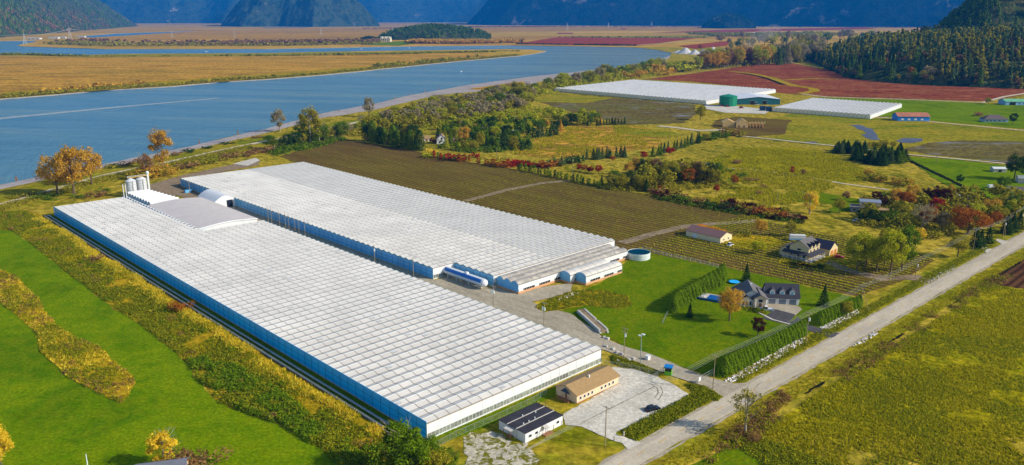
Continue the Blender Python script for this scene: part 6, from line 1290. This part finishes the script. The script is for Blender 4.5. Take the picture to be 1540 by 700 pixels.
q = px(47,366, 70,385, 130,431, 208,486, 252,520, 262,512, 215,474, 140,420, 78,374); qq = pick(q, 900); mounds('bramble', 'dark weeds along the field edge', qq, rng.uniform(.5, 1.0, len(qq)), rng.uniform(.4, 1.1, len(qq)), 12, .38, 'weed')
q = clumpy(M1, 2600, 7, .54, 4); blades('tall_grass', 'straw grass on the weedy hummock', q, np.full(len(q), .8), .35, 4, 'straw', .45); q = clumpy(M1, 4200, 8, .42, 14); blades('tall_grass', 'olive grass on the weedy hummock', q, np.full(len(q), .7), .35, 4, 'tuft', .45)
q = clumpy(M1, 3600, 10, .48, 9); mounds('weed_growth', 'green weeds on the hummock', q, rng.uniform(.5, 1.0, len(q)), rng.uniform(.4, 1.0, len(q)), 12, .36, 'weed'); q = clumpy(M1, 900, 8, .52, 22); mounds('weed_growth', 'brown dead weeds on the hummock', q, rng.uniform(.5, 1.0, len(q)), rng.uniform(.4, 1.2, len(q)), 14, .36, 'brown')
q = pick(px(805,463, 822,452, 862,438, 905,437, 945,447, 950,460, 930,465, 880,460, 845,467, 820,470), 1500); mounds('weed_growth', 'brown weeds at the lawn corner', q, rng.uniform(.4, .9, len(q)), rng.uniform(.3, .8, len(q)), 10, .36, 'weed')
q = pick(px(920,536, 960,548, 1000,566, 985,564, 950,553, 925,549), 700); mounds('verge_brush', 'green brush between lane and lot', q, rng.uniform(.4, .8, len(q)), rng.uniform(.3, .9, len(q)), 12, .3, 'weed')
q = pick(px(1030,578, 1060,583, 1085,598, 1078,604, 1045,592), 500); mounds('verge_brush', 'weeds under the entrance pole', q, rng.uniform(.4, .8, len(q)), rng.uniform(.3, .8, len(q)), 12, .3, 'weed')
# brush along the dike and in the golden meadows
q = pick([Vector(a)+Vector((0, -8, 0)) for a in DIKE[1:9]] + [Vector(a)+Vector((8, -34, 0)) for a in DIKE[1:9][::-1]], 3000); mounds('dike_brush', 'olive brush on the dike slope', q, rng.uniform(.8, 1.8, len(q)), rng.uniform(.5, 1.8, len(q)), 12, .6, 'olive')
for poly, n_, lab in ((px(800,205, 870,190, 960,190, 1000,200, 990,222, 900,232, 830,238, 770,232), 7000, 'golden tall grass behind the tree line'), (px(1030,250, 1120,222, 1250,232, 1330,268, 1270,275, 1140,330, 1060,300), 14000, 'golden tall grass left of the spruce clumps')):
    q = clumpy(poly, n_, 16, .45, 7); blades('tall_grass', lab, q, np.full(len(q), 1.2), .8, 3, 'tuft', .45)
for poly, n_, r0, lf, lab in ((px(515,205, 560,178, 640,158, 720,142, 800,128, 805,140, 700,168, 600,190, 540,208), 900, 3.2, 'olive', 'olive thicket along the river bend'), (px(590,196, 700,165, 800,148, 800,165, 690,190, 600,204), 500, 2.6, 'lime', 'yellow-green thicket behind the cottage'),
        (px(660,212, 800,190, 800,226, 720,232, 660,226), 420, 2.6, 'green', 'green garden undergrowth right of the cottage'), (px(795,145, 885,118, 1000,98, 1050,100, 1000,112, 880,130, 800,150), 900, 4.0, 'lime', 'yellow-green brush on the bank of the bend'), (px(1055,106, 1100,82, 1230,76, 1235,92, 1160,97), 800, 5.0, 'olive', 'brush under the tree belt above the cranberry beds'),
        (px(905,285, 960,262, 1080,262, 1090,280, 1000,292), 420, 2.2, 'olive', 'olive undergrowth of the central tree clump'), (px(1290,340, 1300,318, 1370,300, 1540,300, 1540,335, 1440,345, 1370,350), 650, 2.2, 'olive', 'undergrowth of the autumn wood by the road'), (px(402,228, 470,210, 515,206, 520,212, 480,222, 410,236), 240, 2.6, 'green', 'green thicket on the dike behind the field'), (px(985,294, 1100,312, 1210,330, 1210,338, 1100,322, 985,300), 130, 1.6, 'maroon', 'dark red hedge along the vegetable field'), (px(985,294, 1100,312, 1210,330, 1210,338, 1100,322, 985,300), 260, 1.6, 'green', 'green hedge plants along the vegetable field'), (px(1085,306, 1130,312, 1210,330, 1200,334, 1100,318), 160, 1.8, 'brown', 'rusty hedge plants along the vegetable field')):
    q = pick(poly, n_); mounds('thicket', lab, q, rng.uniform(.6, 1.3, len(q))*r0, rng.uniform(.5, 1.4, len(q))*r0, 26, r0*.42, lf)
for lf, n_, lab in (('hedge', 70, 'scattered green bushes in the weedy strip'), ('olive', 60, 'scattered olive bushes in the weedy strip'), ('brown', 26, 'scattered brown bushes in the weedy strip')):
    q = pick(M2, n_*2); uvq = np.array([UV((a, b_, 0)) for a, b_ in q]); q = q[uvq[:, 1] < -11][:n_]; mounds('bush_growth', lab, q, rng.uniform(.9, 2.2, len(q)), rng.uniform(.9, 2.2, len(q)), 60, .42, lf)
# crop rows: low ridges of plants running with the greenhouse
def croprows(name, label, v0, v1, step, u_of, per, lf, h=.45):
    Q = []
    for v in np.arange(v0, v1, step):
        ua, ub = u_of(v)
        if ub <= ua: continue
        n_ = int((ub-ua)*per); u = rng.uniform(ua, ub, n_); vv = v + rng.normal(0, .28, n_)
        keep = vnoise(u, vv, 25, 12) > rng.uniform(.0, .55, n_); Q.append(np.c_[u, vv][keep])
    Q = np.concatenate(Q); C = np.c_[O.x+U.x*Q[:, 0]+V.x*Q[:, 1], O.y+U.y*Q[:, 0]+V.y*Q[:, 1], rng.uniform(.15, h, len(Q))]
    return leafcloud(name, label, C, rng.uniform(.35, .7, len(Q)), lf)
SUV = [UV(q) for q in SOIL]
def span(v, lo=-60, hi=420):
    us = []
    for (a, b_) in zip(SUV, SUV[1:]+SUV[:1]):
        if (a[1] > v) != (b_[1] > v): us.append(a[0] + (b_[0]-a[0])*(v-a[1])/(b_[1]-a[1]))
    return (max(lo, min(us))+1, min(hi, max(us))-1) if len(us) >= 2 else (0, 0)
croprows('crop_rows', 'green crop rows in the vegetable field', 186, 330, 3.7, lambda v: span(v, -60, 75), 7.0, 'lime', .6)
croprows('crop_rows', 'thin crop rows behind the greenhouse', 186, 330, 3.7, lambda v: span(v, 75, 260), 1.0, 'weed', .4)
# white boulders along the hedge, stones
def stones(name, label, pts, smin, smax, mt):
    n = len(pts); s = rng.uniform(smin, smax, n); V_ = []
    oct_ = np.array([(1, 0, 0), (0, 1, 0), (-1, 0, 0), (0, -1, 0), (0, 0, .8), (0, 0, -.3)]); F = [(0, 1, 4), (1, 2, 4), (2, 3, 4), (3, 0, 4), (1, 0, 5), (2, 1, 5), (3, 2, 5), (0, 3, 5)]
    J = oct_[None]*rng.uniform(.6, 1.2, (n, 6, 3))*s[:, None, None]; a = rng.uniform(0, 6.28, n); c_, s_ = np.cos(a), np.sin(a)
    X = J[..., 0]*c_[:, None]-J[..., 1]*s_[:, None]+pts[:, 0:1]; Y = J[..., 0]*s_[:, None]+J[..., 1]*c_[:, None]+pts[:, 1:2]; Z = J[..., 2]+.25
    G_ = np.stack([X, Y, Z], -1)[:, F, :]; o = link(name, npmesh(name, G_.reshape(-1, 3), 3, mt)); tag(o, label, kind='stuff'); return o
m_rock = mat('white_rock', S(236,226,214), .9, .15, 1.5)
stones('rock_edging', 'white rocks below the near roadside hedge', pick(px(1088,574, 1104,578, 1215,513, 1208,507), 420), .2, .5, m_rock)
stones('rock_edging', 'white rocks below the far roadside hedge', pick(px(1232,494, 1245,497, 1292,472, 1288,466), 160), .25, .6, m_rock)
stones('rock_edging', 'rocks at the road edge right of the driveway', pick(px(1282,522, 1300,516, 1322,502, 1312,500), 60), .2, .5, m_rock)
stones('rock_edging', 'pale stones along the field beyond the farm drive', pick(px(1388,428, 1400,426, 1440,402, 1430,400), 120), .2, .5, m_conc)
stones('rubble', 'pale rubble by the lane wing', pick(px(838,452, 862,440, 870,442, 850,452), 60), .2, .5, m_rock)

# ------------------------------------------------------------------ air
zt = 2600.0
hz = MB().box(-15500, 15500, -450, 24600, -6, zt).build('haze', mat('haze_placeholder', (1, 1, 1)))
m = bpy.data.materials.new('haze_air'); m.use_nodes = True; n = m.node_tree
for nd in list(n.nodes):
    if nd.type == 'BSDF_PRINCIPLED': n.nodes.remove(nd)
pv = n.nodes.new('ShaderNodeVolumePrincipled'); pv.inputs['Color'].default_value = (.01, .3, .95, 1); pv.inputs['Density'].default_value = 5.2e-5; pv.inputs['Anisotropy'].default_value = .0
n.links.new(pv.outputs[0], n.nodes['Material Output'].inputs['Volume']); hz.data.materials.clear(); hz.data.materials.append(m)
tag(hz, 'thin blue air haze over the whole valley', kind='stuff')

dm = bpy.data.materials.new('dust_air'); dm.use_nodes = True; n = dm.node_tree; n.nodes.remove(n.nodes['Principled BSDF'])
pv = n.nodes.new('ShaderNodeVolumePrincipled'); pv.inputs['Color'].default_value = (.95, .9, .86, 1); pv.inputs['Density'].default_value = .004; n.links.new(pv.outputs[0], n.nodes['Material Output'].inputs['Volume'])
p = P(1126, 74); m = MB()
for k, (dx, dz, r_) in enumerate(((0, 18, 26), (30, 34, 34), (62, 52, 38), (-18, 10, 18), (90, 66, 30))): m.lathe([(r_*math.sin(a)+.01, dz+r_*.62*(1-math.cos(a))-r_*.5) for a in np.linspace(0, math.pi, 9)], 16, (dx, k*7-10))
tag(m.build('dust_plume', dm, loc=p), 'pale dust drifting above the gravel works', kind='stuff')
# ------------------------------------------------------------------ labels: things that share words are told apart by their order from the left
ORD = ['first', 'second', 'third', 'fourth', 'fifth', 'sixth', 'seventh', 'eighth', 'ninth', 'tenth', 'eleventh', 'twelfth', 'thirteenth', 'fourteenth', 'fifteenth', 'sixteenth', 'seventeenth', 'eighteenth', 'nineteenth', 'twentieth', 'twenty-first', 'twenty-second', 'twenty-third']
bpy.context.view_layer.update()
by = {}
for o in TOPS: by.setdefault(o['label'], []).append(o)
for lab, os_ in by.items():
    if len(os_) < 2 or 'wooded hillside' in lab: continue
    os_.sort(key=lambda o: pxof(o.matrix_world.translation)[0])
    for i, o in enumerate(os_):
        k, j = i, len(os_)-1-i
        if len(os_) == 2: suf = 'left one' if i == 0 else 'right one'
        elif i == 0: suf = 'leftmost'
        elif j == 0: suf = 'rightmost'
        elif k <= j and k < 23: suf = ORD[k]+' from left'
        elif j < 23: suf = ORD[j]+' from right'
        else: suf = 'near the middle'
        o['label'] = lab + ', ' + suf
        if 'group' not in o: o['group'] = lab
for o in TREES:
    if 'group' not in o: o['group'] = 'trees and shrubs of the valley floor'
